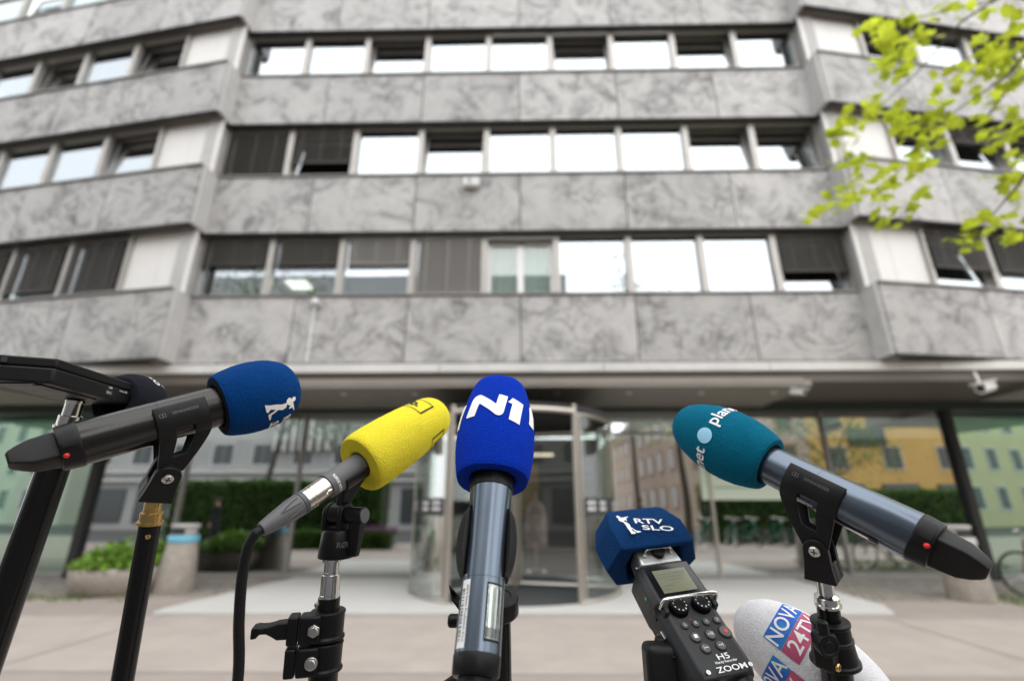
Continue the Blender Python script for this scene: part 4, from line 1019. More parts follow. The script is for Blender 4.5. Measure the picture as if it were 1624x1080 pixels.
# ---- yellow foam microphone with cable
ax = Axis(at(490,790,.50), at(700,652,.66)); T = thing('microphone', 'slim dark grey microphone with long yellow foam head and cable plug', 'microphone', ax.A)
ax.lathe([(.021,.0128),(.0215,.0134),(.10,.0134)], 56).build('body', M_GREYPL, T, sharp=30)
ax.lathe([(-.006,.0108),(-.0055,.0113),(-.002,.0113),(-.0018,.0109),(-.0008,.0109),(-.0006,.0113),(.0015,.0113),(.0017,.0109),(.0027,.0109),(.003,.0114),(.023,.0118)], 48).build('plug_shell', M_NICKEL, T, sharp=30)
pl = MB()
for k in range(7): q = k/6; pl.v += [ax.p(.013+.009*q, .55-.20*math.sin(PI*q)**.5-.0, .0124), ax.p(.013+.009*q, .55+.20*math.sin(PI*q)**.5, .0124)]
for k in range(6): pl.f.append([2*k,2*k+1,2*k+3,2*k+2])
o = pl.build('plug_latch', M_NICKEL, T); o.modifiers.new('s','SOLIDIFY').thickness = .0016
ax.lathe([(-.0105,.0108),(-.010,.0116),(-.0062,.0116),(-.006,.0108)], 48).build('plug_ring', mat('blue_grey_ring', (.06,.075,.09), .45), T)
ax.lathe([(-.052,.0058),(-.0515,.0066),(-.040,.0086),(-.022,.0110),(-.0107,.0114)], 40).build('plug_boot', M_GREYPL, T)
for ph in (-.35, .75):
    b = MB(); rr = lambda t: .0062+(.0114-.0062)*min(1,(t+.052)/.03)
    lp = [(-.013,-.30),(-.022,-.22),(-.030,-.02),(-.033,.08),(-.030,.16),(-.022,.20),(-.013,.26)]
    b.tube([ax.p(t_, ph+p_, rr(t_)+.0002) for t_, p_ in lp], .0007, 6); b.build('boot_rib', M_GREYPL, T)
pf = smooth_prof([(.066,.0318),(.0695,.0338),(.078,.0350),(.095,.0352),(.120,.0345),(.150,.0325),(.178,.0295),(.192,.0255),(.200,.0195),(.2045,.011),(.2055,.001)], 7)
fo = foam_on(ax, pf, .0142, F_YEL, T, None, n=120)
fr_ = [(-.022,-.0125),(.022,-.0125),(.022,-.0108),(-.0203,-.0108)]
box_ = merge(poly2d([(-.028,-.0125),(.028,-.0125),(.028,-.0115),(-.028,-.0115)]), poly2d([(-.028,.0115),(.028,.0115),(.028,.0125),(-.028,.0125)]),
             poly2d([(.0258,-.0125),(.028,-.0125),(.028,.0125),(.0258,.0125)]), poly2d([(-.028,-.0125),(-.0258,-.0125),(-.0258,.0125),(-.028,.0125)]), xf(text2d('Info.', .019, .03), -.001, .0))
INK = mat('black_ink', (.015,.015,.016), .9)
for ph in (-1.22, 1.62, 3.3): ax.wrap(box_, pf, 'logo_frame', INK, fo, .163, ph, .0006, .003)
vs, fs = text2d('RØDE NTG', .0042, .02); ax.wrap((vs, fs), [(0,.0134),(.2,.0134)], 'body_lettering', M_WHITE, T, .0285, .25, .0003, .003)
cab = [ax.p(-.049), ax.p(-.056), at(404,848,.455), at(393,870,.452), at(384,915,.449), at(379,985,.444), at(377,1080,.438)]
e = cab[-1]; cab += [e+V((0,-.002,-.07)), e+V((-.002,-.005,-.16)), e+V((-.004,-.01,-.32)), e+V((.02,.02,-.7)), V((e.x+.05, e.y+.08, .05)), V((e.x+.2, e.y+.25, .006)), V((e.x+.6, e.y-.3, .006))]
def catmull(P, n=8):
    out = []
    for i in range(len(P)-1):
        p0, p1, p2, p3 = P[max(i-1,0)], P[i], P[i+1], P[min(i+2,len(P)-1)]
        for k in range(n): t_ = k/n; out.append(.5*((2*p1)+(p2-p0)*t_+(2*p0-5*p1+4*p2-p3)*t_*t_+(3*p1-p0-3*p2+p3)*t_**3))
    return out + [P[-1]]
tag(MB().tube(catmull(cab), .0047, 14).build('cable', M_BLKR), 'dark grey cable hanging from the plug of the yellow foam microphone', 'cable')
S = thing('microphone_stand', 'black stand with silver spigot and wing clamp holding the yellow foam microphone', 'stand', (at(510,1080,.5).x, at(510,1080,.5).y, 0))
J = at(538,816,.535); sp = at(527,883,.53); low = at(512,1080,.502); dn = (low-sp).normalized()
# clip: half sleeve under the body and a neck to the joint
b = MB(); sl_t = (.036, .078); cols = 15
dj = (J-ax.p(.056)); dj = (dj-ax.ez*dj.dot(ax.ez)).normalized(); nj = ax.ez.cross(dj)
for t_ in (.036,.037,.077,.078):
    for k in range(cols): a_2 = math.radians(-100+200*k/(cols-1)); rr = .0140 if t_ in (.036,.078) else .0158; b.v.append(ax.A+ax.ez*t_+(dj*math.cos(a_2)+nj*math.sin(a_2))*rr)
for j in range(3):
    for k in range(cols-1): b.f.append([j*cols+k, (j+1)*cols+k, (j+1)*cols+k+1, j*cols+k+1])
o = b.build('clip_sleeve', M_BLKR, S); sd_ = o.modifiers.new('s','SOLIDIFY'); sd_.thickness = .0025; sd_.offset = 1
nk = MB(); c0 = ax.p(.052)+dj*.0140; nk.v = []
for q, wl, wn in ((0,.0165,.0060),(.35,.0110,.0056),(.7,.0070,.0052),(1,.0075,.0050)):
    c = c0+(J-c0)*q
    for sx, sy in ((-1,-1),(1,-1),(1,1),(-1,1)): nk.v.append(c + ax.ez*wl*sx + nj*wn*sy)
for j in range(3):
    for k in range(4): l = (k+1) % 4; nk.f.append([j*4+k, j*4+l, (j+1)*4+l, (j+1)*4+k])
nk.f += [[3,2,1,0],[12,13,14,15]]; nk.build('clip_neck', M_BLKR, S, bevel=.0015)
pe = (RT*.93 - FW*.36); pe = (pe - dn*pe.dot(dn)).normalized(); fe = dn.cross(pe)          # pivot runs to the right
MB().tube([J-pe*.0075, J+pe*.0055], .0115, 28).build('pivot_disc', M_BLK, S, bevel=.0005)
blk = MB()
rnd = [(.0125*math.cos(PI*k/12), -.0125*math.sin(PI*k/12)) for k in range(13)] + [(-.0125,.016),(.0125,.016)]
blk.prism(rnd, J, fe, dn, pe, .0060, .0115); blk.prism(rnd, J, fe, dn, pe, -.0130, -.0078); blk = blk.build('swivel_fork', M_BLK, S, bevel=.0016, seg=3)
hb = (sp-J).dot(dn); MB().lathe(J+dn*(.0145), dn, V((1,0,0)), [(0,.0150),(.003,.0166),(hb-.0165,.0188),(hb-.0150,.0182)], 40).build('swivel_body', M_BLK, S, bevel=.0008)
vs, fs = text2d('RØDE', .0080, .02); cc = J+dn*(hb*.66); fd = (CAM-cc); fd = (fd-dn*fd.dot(dn)).normalized(); sd2 = fd.cross(dn)
vs, fs = subdiv(vs, fs, .003); b = MB()
for u, v in vs: a_2 = .55 + u/.0182; b.v.append(cc - dn*v + (fd*math.cos(a_2) + (-sd2 if sd2.dot(RT) < 0 else sd2)*math.sin(a_2))*.0181)
b.f = fs; b.build('embossed_lettering', M_GREYPR, S, sharp=0)
kb = MB().tube([J+pe*.0115, J+pe*.0330], .0088, 24).build('clamp_screw', M_BLK, S, bevel=.0008)
MB().lathe(J+pe*.0330, pe, V((0,0,1)), [(0,.0075),(.0012,.0072),(.0014,.001)], 24).build('screw_cap', M_GREYPL, kb)
lv = dn*1.0 + pe*(-.06) ; lv.normalize(); b = MB(); a0 = J+pe*.0245
for q, w_, d_ in ((0,.0090,.0075),(.25,.0072,.0055),(.8,.0062,.0042),(1,.0052,.0040)):
    c = a0 + lv*.041*q
    for sx, sy in ((-1,-1),(1,-1),(1,1),(-1,1)): b.v.append(c + pe*w_*sx*.95 + fe*d_*sy)
for j in range(3):
    for k_ in range(4): l = (k_+1) % 4; b.f.append([j*4+k_, j*4+l, (j+1)*4+l, (j+1)*4+k_])
b.f += [[3,2,1,0],[12,13,14,15]]; b.build('clamp_lever', M_BLK, S, bevel=.0014)
spigot(S, sp-dn*.002, dn, [(0,.0102),(.0060,.0102),(.0062,.0079),(.0165,.0079),(.0167,.0084),(.0190,.0084),(.0192,.0100),(.0385,.0100),(.0388,.0104),(.0420,.0104),(.0422,.0095)], M_CHROME, 'spigot')
MB().lathe(sp+dn*.0395, dn, V((1,0,0)), [(0,.0112),(.014,.0112)], 32).build('sleeve', M_POLE, S)
screw(sp+dn*.0445 - RT*.010 - FW*.0055, (-RT*.8-FW).normalized(), .0036, S)
c1 = sp+dn*.0515; lf = (-RT*.92 - FW*.25); lf = (lf-dn*lf.dot(dn)).normalized(); ff = lf.cross(dn); ff = ff if ff.dot(CAM-c1) > 0 else -ff
for i, (z, r_) in enumerate(((0,.0172),(.0290,.0172))):
    cc = c1+dn*z
    cl_ = MB().lathe(cc, dn, V((1,0,0)), [(0,r_),(.0015,r_+.0008),(.0045,r_),(.0225,r_-.0005),(.0245,r_+.0012),(.0265,r_+.0012),(.0275,r_)], 40).build('clamp_collar', M_BLK, S, bevel=.0004)
    MB().box(cc+dn*.0135+lf*.0150+ff*.0085, (.021,.021,.0265), R3(lf, ff, lf.cross(ff))).build('clamp_jaw', M_BLK, cl_, bevel=.0028, seg=3)
    MB().box(cc+dn*.0135+lf*.0315+ff*.0075, (.0105,.020,.0265), R3(lf, ff, lf.cross(ff))).build('clamp_jaw', M_BLK, cl_, bevel=.0022, seg=3)
    bo = cc+dn*.0135+lf*.0110+ff*.0190
    MB().lathe(bo, ff, dn, [(0,.0062),(.0025,.0062),(.0030,.0055)], 6 if i == 0 else 18).build('bolt', M_SCR, cl_, bevel=.0004)
    MB().lathe(bo+ff*.003, ff, dn, [(0,.0042),(.0012,.0034)], 16).build('bolt_tip', M_SCR, cl_)
b = MB(); w0 = c1+dn*.0135+lf*.036+ff*.006
for q, hh, dd, up_ in ((0,.0080,.0080,.0),(.30,.0078,.0075,.0),(.45,.0052,.0080,.001),(.60,.0034,.0085,.002),(.78,.0034,.0085,.0022),(.84,.0052,.0090,.0008),(1,.0050,.0088,.0)):
    c = w0+lf*.034*q - dn*up_
    for sx, sy in ((-1,-1),(1,-1),(1,1),(-1,1)): b.v.append(c + dn*hh*sx + ff*dd*sy)
for j in range(6):
    for k_ in range(4): l = (k_+1) % 4; b.f.append([j*4+k_, j*4+l, (j+1)*4+l, (j+1)*4+k_])
b.f += [[3,2,1,0],[24,25,26,27]]; b.build('wing_handle', M_BLK, S, bevel=.0014)
pole_to_ground(S, c1+dn*.050, dn, .0146)

# ---- blue-grey microphone with teal foam (right)
ax = Axis(at(1450,850,.43), at(1075,665,.62)); T = thing('microphone', 'blue-grey microphone with teal foam head and light blue dot, at right', 'microphone', ax.A)
bp = [(-.001,.0212),(0,.0217),(.080,.0208),(.0802,.0205),(.0808,.0205),(.081,.0207),(.145,.0200)]
ax.lathe(bp, 64).build('body', M_MICBLU, T, sharp=30)
pf = smooth_prof([(.130,.0285),(.136,.0318),(.155,.0372),(.177,.0392),(.198,.0376),(.216,.0332),(.231,.0272),(.241,.0198),(.2465,.0105),(.248,.001)], 8)
fo = foam_on(ax, pf, .0215, F_PLAN, T, None, n=120)
cap = text2d('planet', .0205, .012, 1.05)
ax.wrap(cap, pf, 'logo_lettering', M_WHITE, fo, .189, .98, .0007, .003)
ax.wrap(cap, pf, 'logo_lettering', M_WHITE, fo, .189, -1.12, .0007, .003)
M_DOT = mat('light_blue_print', (.33,.66,.86), .7)
ax.wrap(poly2d([(.0088*math.cos(2*PI*k/40), .0088*math.sin(2*PI*k/40)) for k in range(40)]), pf, 'logo_dot', M_DOT, fo, .189, -.07, .0007, .003)
ax.wrap(poly2d([(.0088*math.cos(2*PI*k/40), .0088*math.sin(2*PI*k/40)) for k in range(40)]), pf, 'logo_dot', M_DOT, fo, .189, 2.35, .0007, .003)
patch(ax, .018, .075, -1.42, -.98, .0218, 'window_surround', M_BLK, T, 6, .0212); patch(ax, .020, .073, -1.42, -1.12, .0221, 'battery_window', mat('pale_window', (.70,.66,.70), .18, metal=.6), T, 6, .0215)
patch(ax, .019, .026, -1.30, -.98, .0223, 'window_catch', M_DARK, T, 5)
plug_tail(ax, T, .0215, dict(latch=.45, led=-.12, roll=.95, secs=[(-.012,.0150,.0118,0),(-.018,.0152,.0112,.0),(-.034,.0140,.0094,.0),(-.042,.0105,.0082,.001),(-.048,.0065,.0068,.002),(-.0495,.0048,.0052,.002)]), None)
S = thing('microphone_stand', 'black stand with chrome spigot and twist lock holding the teal foam microphone', 'stand', (at(1325,1080,.48).x, at(1325,1080,.48).y, 0))
J = at(1299,866,.482); sp = at(1308,922,.482); low = at(1329,1080,.474); dn = (low-sp).normalized()
Mc, n = mic_clip(S, ax, .079, .0208, J, None, L=.052)
foot = swivel_base(S, J, sp-J, n, h=.0310, w0=.0110, w1=.0142)
spigot(S, foot-dn*.002, dn, [(0,.0088),(.0035,.0088),(.0036,.0074),(.0170,.0074),(.0172,.0078),(.0195,.0108),(.0240,.0108),(.0242,.0100),(.0262,.0100),(.0264,.0120),(.0285,.0120),(.0290,.0105)], M_CHROME, 'spigot')
q0 = foot+dn*.026
MB().lathe(q0, dn, V((1,0,0)), [(0,.0100),(.016,.0102)], 32).build('sleeve', M_POLE, S)
q1 = q0+dn*.0135
lc = MB().lathe(q1, dn, V((1,0,0)), [(0,.0155),(.0010,.0172),(.0035,.0172),(.0045,.0160),(.0150,.0170),(.0160,.0182),(.0180,.0182),(.0190,.0176),(.0350,.0200),(.0360,.0216),(.0390,.0218),(.0400,.0205)], 48).build('lock_collar', M_BLK, S, bevel=.0003)
lf = (-RT*.86 - FW*.5); lf = (lf-dn*lf.dot(dn)).normalized(); ff = lf.cross(dn); ff = ff if ff.dot(CAM-q1) > 0 else -ff
MB().box(q1+dn*.0205+lf*.0190+ff*.003, (.016,.018,.034), R3(lf, ff, lf.cross(ff))).build('lock_jaw', M_BLK, lc, bevel=.0035, seg=3)
kp = q1+dn*.0110+lf*.0255+ff*.0075; kd = (ff*.9+lf*.45).normalized()
kn_ = MB().lathe(kp, kd, dn, [(-.004,.0098),(.003,.0104),(.006,.0100),(.0062,.0072),(.0054,.0070),(.0054,.0045),(.0062,.0042),(.0062,.0005)], 36).build('lock_knob', M_BLK, S, bevel=.0004)
MB().box(kp-dn*.0120+kd*.001+lf*.001, (.0075,.0095,.0200), R3(lf, ff, lf.cross(ff)) @ Matrix.Rotation(.12, 3, 'Y')).build('lock_lever', M_BLK, kn_, bevel=.003, seg=3)
screw(q1+dn*.0320+lf*.0195+ff*.0125, ff, .0036, lc, 'screw', M_BRASS)
pole_to_ground(S, q1+dn*.038, dn, .0138)

# ---- handheld recorder with blue foam (right of the middle)
O = at(1158,1069,.46); Tp = at(1049,893,.575); eL = (Tp-O).normalized(); LEN = (Tp-O).length
eW = RT + FW*.22; eW = (eW-eL*eW.dot(eL)).normalized(); eN = eW.cross(eL); RR3 = R3(eW, eL, eN)
def loc(w_, l, n_): return O + eW*w_ + eL*l + eN*n_
T = thing('audio_recorder', 'dark grey handheld recorder with screen, dials and square blue foam head', 'recorder', O)
M_REC = mat('recorder_case', (.020,.021,.0235), .42, spec=.35, rvar=.04, vscale=50, bump=.08, bscale=2200)
hw = .0345; dpt = .034
def loft(secs, name, m, parent, bevel=.0, seg=2, sharp=35):
    """secs: list of (l, polygon[(w,n)])"""
    b = MB(); k = len(secs[0][1])
    for l, pg in secs: b.v += [loc(x, l, y) for x, y in pg]
    for j in range(len(secs)-1):
        for i in range(k): i2 = (i+1) % k; b.f.append([j*k+i, j*k+i2, (j+1)*k+i2, (j+1)*k+i])
    b.f.append(list(range(k))[::-1]); b.f.append([(len(secs)-1)*k+i for i in range(k)])
    return b.build(name, m, parent, bevel=bevel, seg=seg, sharp=sharp)
def sect(h, ch, d, n0=0.0): return [(-h,-d),(h,-d),(h,n0-ch*1.1),(h-ch,n0),(-h+ch,n0),(-h,n0-ch*1.1)]
case = loft([(.000, sect(hw-.003,.007,dpt,-.004)), (.010, sect(hw,.008,dpt,0)), (.074, sect(hw,.0075,dpt,0)), (.079, sect(hw+.0015,.006,dpt,.0035)), (LEN-.006, sect(hw+.0005,.006,dpt,.0035)), (LEN, sect(hw-.003,.006,dpt-.003,.001))], 'case', M_REC, T, .0022, 3)
# raised side shoulders that carry the guard bar
for s in (-1, 1):
    loft([(.066, [(s*hw-.0055*s-.002,-.012),(s*hw-.0055*s+.004,-.012),(s*hw-.0055*s+.004,.004),(s*hw-.0055*s-.002,.004)]), (.080, [(s*hw-.0055*s-.002,-.012),(s*hw-.0055*s+.004,-.012),(s*hw-.0055*s+.004,.0065),(s*hw-.0055*s-.002,.0065)])], 'shoulder', M_REC, T, .0015)
gb = [loc(-.0325,.073,.002), loc(-.0325,.0735,.010), loc(-.0305,.074,.0132), loc(-.026,.074,.0142), loc(.026,.074,.0142), loc(.0305,.074,.0132), loc(.0325,.0735,.010), loc(.0325,.073,.002)]
MB().tube(gb, .0020, 14).build('guard_bar', M_CHROME, T)
sb_ = loft([(LEN-.0465, [(-.0285,.0036),(.0285,.0036),(.0285,.0044),(-.0285,.0044)]), (LEN-.005, [(-.0285,.0036),(.0285,.0036),(.0285,.0044),(-.0285,.0044)])], 'screen_bezel', mat('screen_bezel', (.006,.006,.007), .12), T, .0003)
lcd = mat('lcd', (.17,.175,.11), .22)
def flat(w0, w1, l0, l1, n_, name, m, parent): return MB().quad(loc(w0,l0,n_), loc(w1,l0,n_), loc(w1,l1,n_), loc(w0,l1,n_)).build(name, m, parent, sharp=0)
flat(-.0205,.0205,LEN-.0420,LEN-.0125,.0046,'lcd_panel',lcd,sb_)
for w0, w1, l in ((-.018,.018,.016),(-.018,.017,.020),(-.006,.012,.024),(-.018,-.004,.031),(-.018,-.008,.035)): flat(w0,w1,LEN-l-.0022,LEN-l,.0048,'lcd_mark',mat('lcd_ink',(.13,.14,.10),.4),sb_)
def dial(w_, l, n_, r_, h):
    b = MB().lathe(loc(w_,l,n_), eN, eL, [(0,r_),(h*.8,r_*.97),(h,r_*.88),(h*1.01,.0004)], 40).build('dial', M_BLK, T, sharp=30)
    kn2 = MB()
    for k in range(36): a_2 = 2*PI*k/36; kn2.tube([loc(w_+r_*math.cos(a_2), l+r_*math.sin(a_2), n_+.0005), loc(w_+r_*.98*math.cos(a_2), l+r_*.98*math.sin(a_2), n_+h*.8)], .0005, 5)
    kn2.build('knurling', M_BLK, b)
    mk = MB()
    for k in range(10):
        a_2 = 2*PI*k/10+.3; c = loc(w_+r_*.70*math.cos(a_2), l+r_*.70*math.sin(a_2), n_+h*1.03)
        mk.quad(c-eW*.0005-eL*.0008, c+eW*.0005-eL*.0008, c+eW*.0005+eL*.0008, c-eW*.0005+eL*.0008)
    mk.build('dial_marks', M_WHITE, b, sharp=0)
dial(-.0130,.0705,0,.0098,.0080); dial(.0140,.0705,0,.0098,.0080)
def rtext(s_, size, w_, l, n_, parent, m=M_WHITE, bold=.0, ws=1.0):
    vs, fs = text2d(s_, size, bold, ws); b = MB(); b.v = [loc(w_+u, l+v, n_) for u, v in vs]; b.f = fs; return b.build('printed_lettering', m, parent, sharp=0)
M_BTN = mat('button_grey', (.075,.073,.070), .45)
def button(w_, l, r_, sign, red=False):
    MB().lathe(loc(w_,l,0), eN, eL, [(0,r_*1.16),(.0004,r_*1.12),(.00045,r_*1.02)], 28).build('button_rim', M_BLK, T)
    bt = MB().lathe(loc(w_,l,.0002), eN, eL, [(0,r_),(.0014,r_*.98),(.0020,r_*.85),(.0021,.0003)], 28).build('button', M_BTN, T, sharp=30)
    if red: MB().lathe(loc(w_,l,.0023), eN, eL, [(0,r_*.33),(.0003,r_*.30)], 18).build('red_dot', M_RED, bt)
    elif sign: rtext(sign, r_*1.05, w_, l, .0026, bt)
for i, c in enumerate('LR12'): button(-.0165+i*.0125, .0520, .0037, c)
button(-.0125,.0385,.0050,'■'); button(.0045,.0385,.0050,'▸/II'); button(.0220,.0390,.0062,'',True)
button(-.0090,.0262,.0048,'I◂◂'); button(.0080,.0262,.0048,'▸▸I')
for w_ in (-.0185,-.006): MB().lathe(loc(w_,.0580,0), eN, eL, [(0,.0007),(.0004,.0006)], 10).build('level_lamp', M_RED, T)
rtext('H5', .0078, .004, .0165, .0004, T, bold=.01, ws=1.5); rtext('Handy Recorder', .0034, .004, .0118, .0004, T, bold=.01, ws=1.05); rtext('ZOOM', .0074, .006, .0050, .0004, T, bold=.012, ws=1.45)
for w_, c in ((-.0215,'1'),(.0285,'2')):
    MB().lathe(loc(w_*.92,.0052,.0003), eN, eL, [(0,.0021),(.0002,.0021)], 20).build('jack_badge', M_WHITE, T); rtext(c, .0030, w_*.92, .0052, .0007, T, M_DARK)
for w_ in (-.016,.016): MB().lathe(loc(w_,-.003,-.016), -eL, eW, [(0,.012),(.004,.0115),(.004,.009),(-.001,.0085)], 28).build('jack_socket', M_BLK, T)
# left flank: lamp, keys, port, switch
def flank(l, n_, sl_, sn, m, name, dep=.0012): return MB().box(loc(-hw-.0006+0, l, n_), (dep*2, sl_, sn), RR3).build(name, m, T, bevel=.0004)
MB().lathe(loc(-hw-.001,LEN-.034,-.010), -eW, eL, [(-.002,.0020),(.0006,.0017)], 16).build('power_lamp', mat('green_lamp', (.02,.55,.16), .3), T)
for l in (LEN-.048, LEN-.056): MB().lathe(loc(-hw-.0005,l,-.0125), -eW, eL, [(-.002,.0030),(.001,.0026)], 18).build('side_key', M_BLK, T)
flank(.0560,-.0165,.0085,.0050,M_SCR,'usb_port'); flank(.0560,-.0165,.0065,.0030,M_DARK,'usb_gap',.0016); flank(.036,-.017,.0080,.0045,M_BLK,'hold_switch',.0022)
for s_, l, z_ in (('LINE OUT',.058,-.024),('USB',.050,-.022),('MENU',.0345,-.024)):
    vs, fs = text2d(s_, .0028, .01); b = MB(); b.v = [loc(-hw-.0009, l-u, z_+v*-1*-1) for u, v in vs]; b.f = fs; b.build('printed_lettering', M_WHITE, T, sharp=0)
# capsule
M_CAP = mat('silver_capsule', (.62,.62,.61), .38, metal=.7)
cb = loft([(LEN-.001, [(-.0265,-.026),(.0265,-.026),(.0265,.0000),(.0245,.0020),(-.0245,.0020),(-.0265,.0000)]), (LEN+.022, [(-.0250,-.024),(.0250,-.024),(.0250,.001),(.0230,.003),(-.0230,.003),(-.0250,.001)])], 'capsule', M_CAP, T, .0012)
MB().lathe(loc(.001,LEN+.0115,.003), eN, eL, [(0,.0078),(.0045,.0076),(.0052,.0068),(.0053,.0003)], 30).build('capsule_dial', M_BLK, cb)
MB().tube([loc(-.0175,LEN+.010,.001), loc(-.0175,LEN+.011,.0070), loc(-.0155,LEN+.0125,.0095), loc(-.012,LEN+.013,.0102), loc(.012,LEN+.013,.0102), loc(.0155,LEN+.0125,.0095), loc(.0175,LEN+.011,.0070), loc(.0175,LEN+.010,.001)], .0014, 10).build('capsule_bar', M_CHROME, cb)
for w_ in (-.0175,.0175): MB().lathe(loc(w_,LEN+.010,.002), eN, eL, [(0,.0032),(.0035,.0026)], 16).build('bar_foot', M_CAP, cb)
MB().lathe(loc(-.0265,LEN+.006,-.011), -eW, eL, [(0,.0028),(.002,.0026)], 14).build('capsule_screw', M_SCR, cb)
# hollow foam block on the capsule
FN = [(-.0475,.0165),(.0470,.0165),(.0590,-.0160),(.0430,-.0440),(-.0430,-.0440),(-.0600,-.0190)]
NL, FL_ = LEN+.012, LEN+.080
def scl(pg, s, dx=0, dy=0): return [(x*s+dx, (y+.012)*s-.012+dy) for x, y in pg]
near, mid_, far = FN, scl(FN,1.02,0,.001), scl(FN,.80,0,.0)
inn = [(-.030,.0085),(.030,.0085),(.036,-.012),(.030,-.034),(-.030,-.034),(-.036,-.012)]
b = MB(); rings = [(NL+.050, scl(inn,.9)), (NL+.002, inn), (NL, scl(inn,1.08)), (NL, scl(near,.95)), (NL+.002, near), (NL+.034, mid_), (FL_-.006, scl(FN,.84)), (FL_, scl(FN,.74))]
sub = 14
for l, pg in rings:
    for i in range(6):
        x0, y0 = pg[i]; x1, y1 = pg[(i+1) % 6]
        for k in range(sub):
            q = k/sub; x = x0+(x1-x0)*q; y = y0+(y1-y0)*q
            bow = -.004*math.sin(PI*q) if (i == 0 and l <= NL+.003) else 0
            p_ = loc(x, l - (.012*math.sin(PI*q) if (i == 0 and l <= NL+.003 and l >= NL-.001) else 0)*-1*0, y+bow*0)
            b.v.append(p_)
kk = 6*sub
for j in range(len(rings)-1):
    for i in range(kk): i2 = (i+1) % kk; b.f.append([j*kk+i, j*kk+i2, (j+1)*kk+i2, (j+1)*kk+i])
b.f.append(list(range(kk))[::-1]); b.f.append([(len(rings)-1)*kk+i for i in range(kk)])
fo = b.build('foam_windshield', F_RTV2, T, bevel=.0022, seg=3, sharp=50)
# logo on the upper face of the foam (plane through mid_ and far top edges)
a1, a2_, a3 = loc(-.0475,NL+.034,.0165*1.02+.001), loc(.047,NL+.034,.0165*1.02+.001), loc(0,FL_-.006,(.0165+.012)*.84-.012)
pn = (a2_-a1).cross(a3-a1).normalized(); pn = pn if pn.dot(eN) > 0 else -pn
def face_pt(cx, cy, off=.0012):
    px_, py_ = 920+cx/6.747, 800+cy/6.75
    return on_plane(px_, py_, a1+pn*off, pn)
def face_shape(vs, fs, name):
    b = MB(); b.v = [face_pt(x, y) for x, y in vs]; b.f = fs; b.build(name, M_WHITE, fo, sharp=0)
face_shape(*poly2d(FIG), 'emblem')
for s_, x0, y0, x1, y1, hgt_ in (('RTV', 568,170,888,180,52), ('SLO', 658,240,1000,255,50)):
    vs, fs = text2d(s_, 1.0, .010, center=False); mxx = max(v[0] for v in vs); pts = []
    for u, v in vs:
        q = u/mxx; pts.append((x0+(x1-x0)*q - 22*(v/.72-.5) , y0+(y1-y0)*q - (v/.72-.5)*hgt_))
    face_shape(pts, fs, 'logo_lettering')
# its stand: black phone style bracket under the recorder
S = thing('microphone_stand', 'black folding bracket stand under the handheld recorder', 'stand', (at(1050,1060,.50).x, at(1050,1060,.50).y, 0))
MB().lathe(loc(-.012,.045,-dpt-.001), -eN, eL, [(0,.024),(.003,.026),(.010,.022),(.014,.012)], 32).build('mount_plate', M_BLK, S, bevel=.0006)
hp = loc(-.012,.040,-dpt-.020); lowb = at(1048,1045,.50)
MB().box((hp+lowb)/2+V((0,0,.0)), (.030,.020,.055), R3(RT, RT.cross(V((0,0,1)))*-1, V((0,0,1)))).build('bracket', M_BLK, S, bevel=.006, seg=4)
MB().box(lowb+V((0,0,-.015)), (.034,.030,.060)).build('bracket_block', M_BLKR, S, bevel=.007, seg=4)
MB().lathe(lowb+V((.0,-.016,-.022)), V((0,-1,0)), V((0,0,1)), [(0,.007),(.003,.0065)], 18).build('bracket_screw', M_BLK, S)
pole_to_ground(S, lowb+V((0,0,-.03)), V((.01,.02,-1)), .0125)

# ---- white foam microphone behind (lower right)
ax = Axis(at(1372,1118,.50), at(1168,968,.585)); T = thing('microphone', 'microphone with white foam head and blue and red logo patches, lower right', 'microphone', ax.A)
L_ = ax.L
pf = smooth_prof([(L_-.150,.026),(L_-.140,.036),(L_-.115,.044),(L_-.085,.0465),(L_-.050,.0425),(L_-.025,.034),(L_-.009,.022),(L_-.002,.010),(L_,.001)], 8)
ax.lathe([(-.12,.019),(L_-.13,.0205)], 40).build('body', M_MICBLK, T)
fo = foam_on(ax, pf, .021, F_WHT, T, None, n=120, jit=.00012)
def gradm(name, c0, c1):
    m, t_, p_, N, L = nodes(name); p_.inputs['Roughness'].default_value = .8
    n_ = N.new('ShaderNodeTexNoise'); n_.inputs['Scale'].default_value = 25; tc = N.new('ShaderNodeTexCoord'); L.new(tc.outputs['Object'], n_.inputs['Vector'])
    r_ = N.new('ShaderNodeValToRGB'); r_.color_ramp.elements[0].position = .4; r_.color_ramp.elements[1].position = .6
    r_.color_ramp.elements[0].color = (*c0,1); r_.color_ramp.elements[1].color = (*c1,1); L.new(n_.outputs['Fac'], r_.inputs[0]); L.new(r_.outputs[0], p_.inputs['Base Color']); return m
MBLU = gradm('blue_print', (.02,.10,.48), (.02,.30,.62)); MREDP = gradm('red_print', (.55,.10,.16), (.42,.06,.16))
def rrect(x0, y0, x1, y1): return poly2d([(x0,y0),(x1,y0),(x1,y1),(x0,y1)])
for ph, tc_ in ((.55, L_-.055), (-1.0, L_-.070)):
    bl_ = ax.wrap(rrect(-.030,.0,.030,.019), pf, 'blue_patch', MBLU, fo, tc_, ph, .0006, .004)
    rd_ = ax.wrap(rrect(-.030,-.019,.030,-.0005), pf, 'red_patch', MREDP, fo, tc_, ph, .0006, .004)
    ax.wrap(xf(text2d('NOVA', .0200, .012, 1.05), 0, .0095), pf, 'logo_lettering', M_WHITE, bl_, tc_, ph, .0010, .003)
    ax.wrap(xf(text2d('24TV', .0200, .012, 1.05), 0, -.0100), pf, 'logo_lettering', M_WHITE, rd_, tc_, ph, .0010, .003)
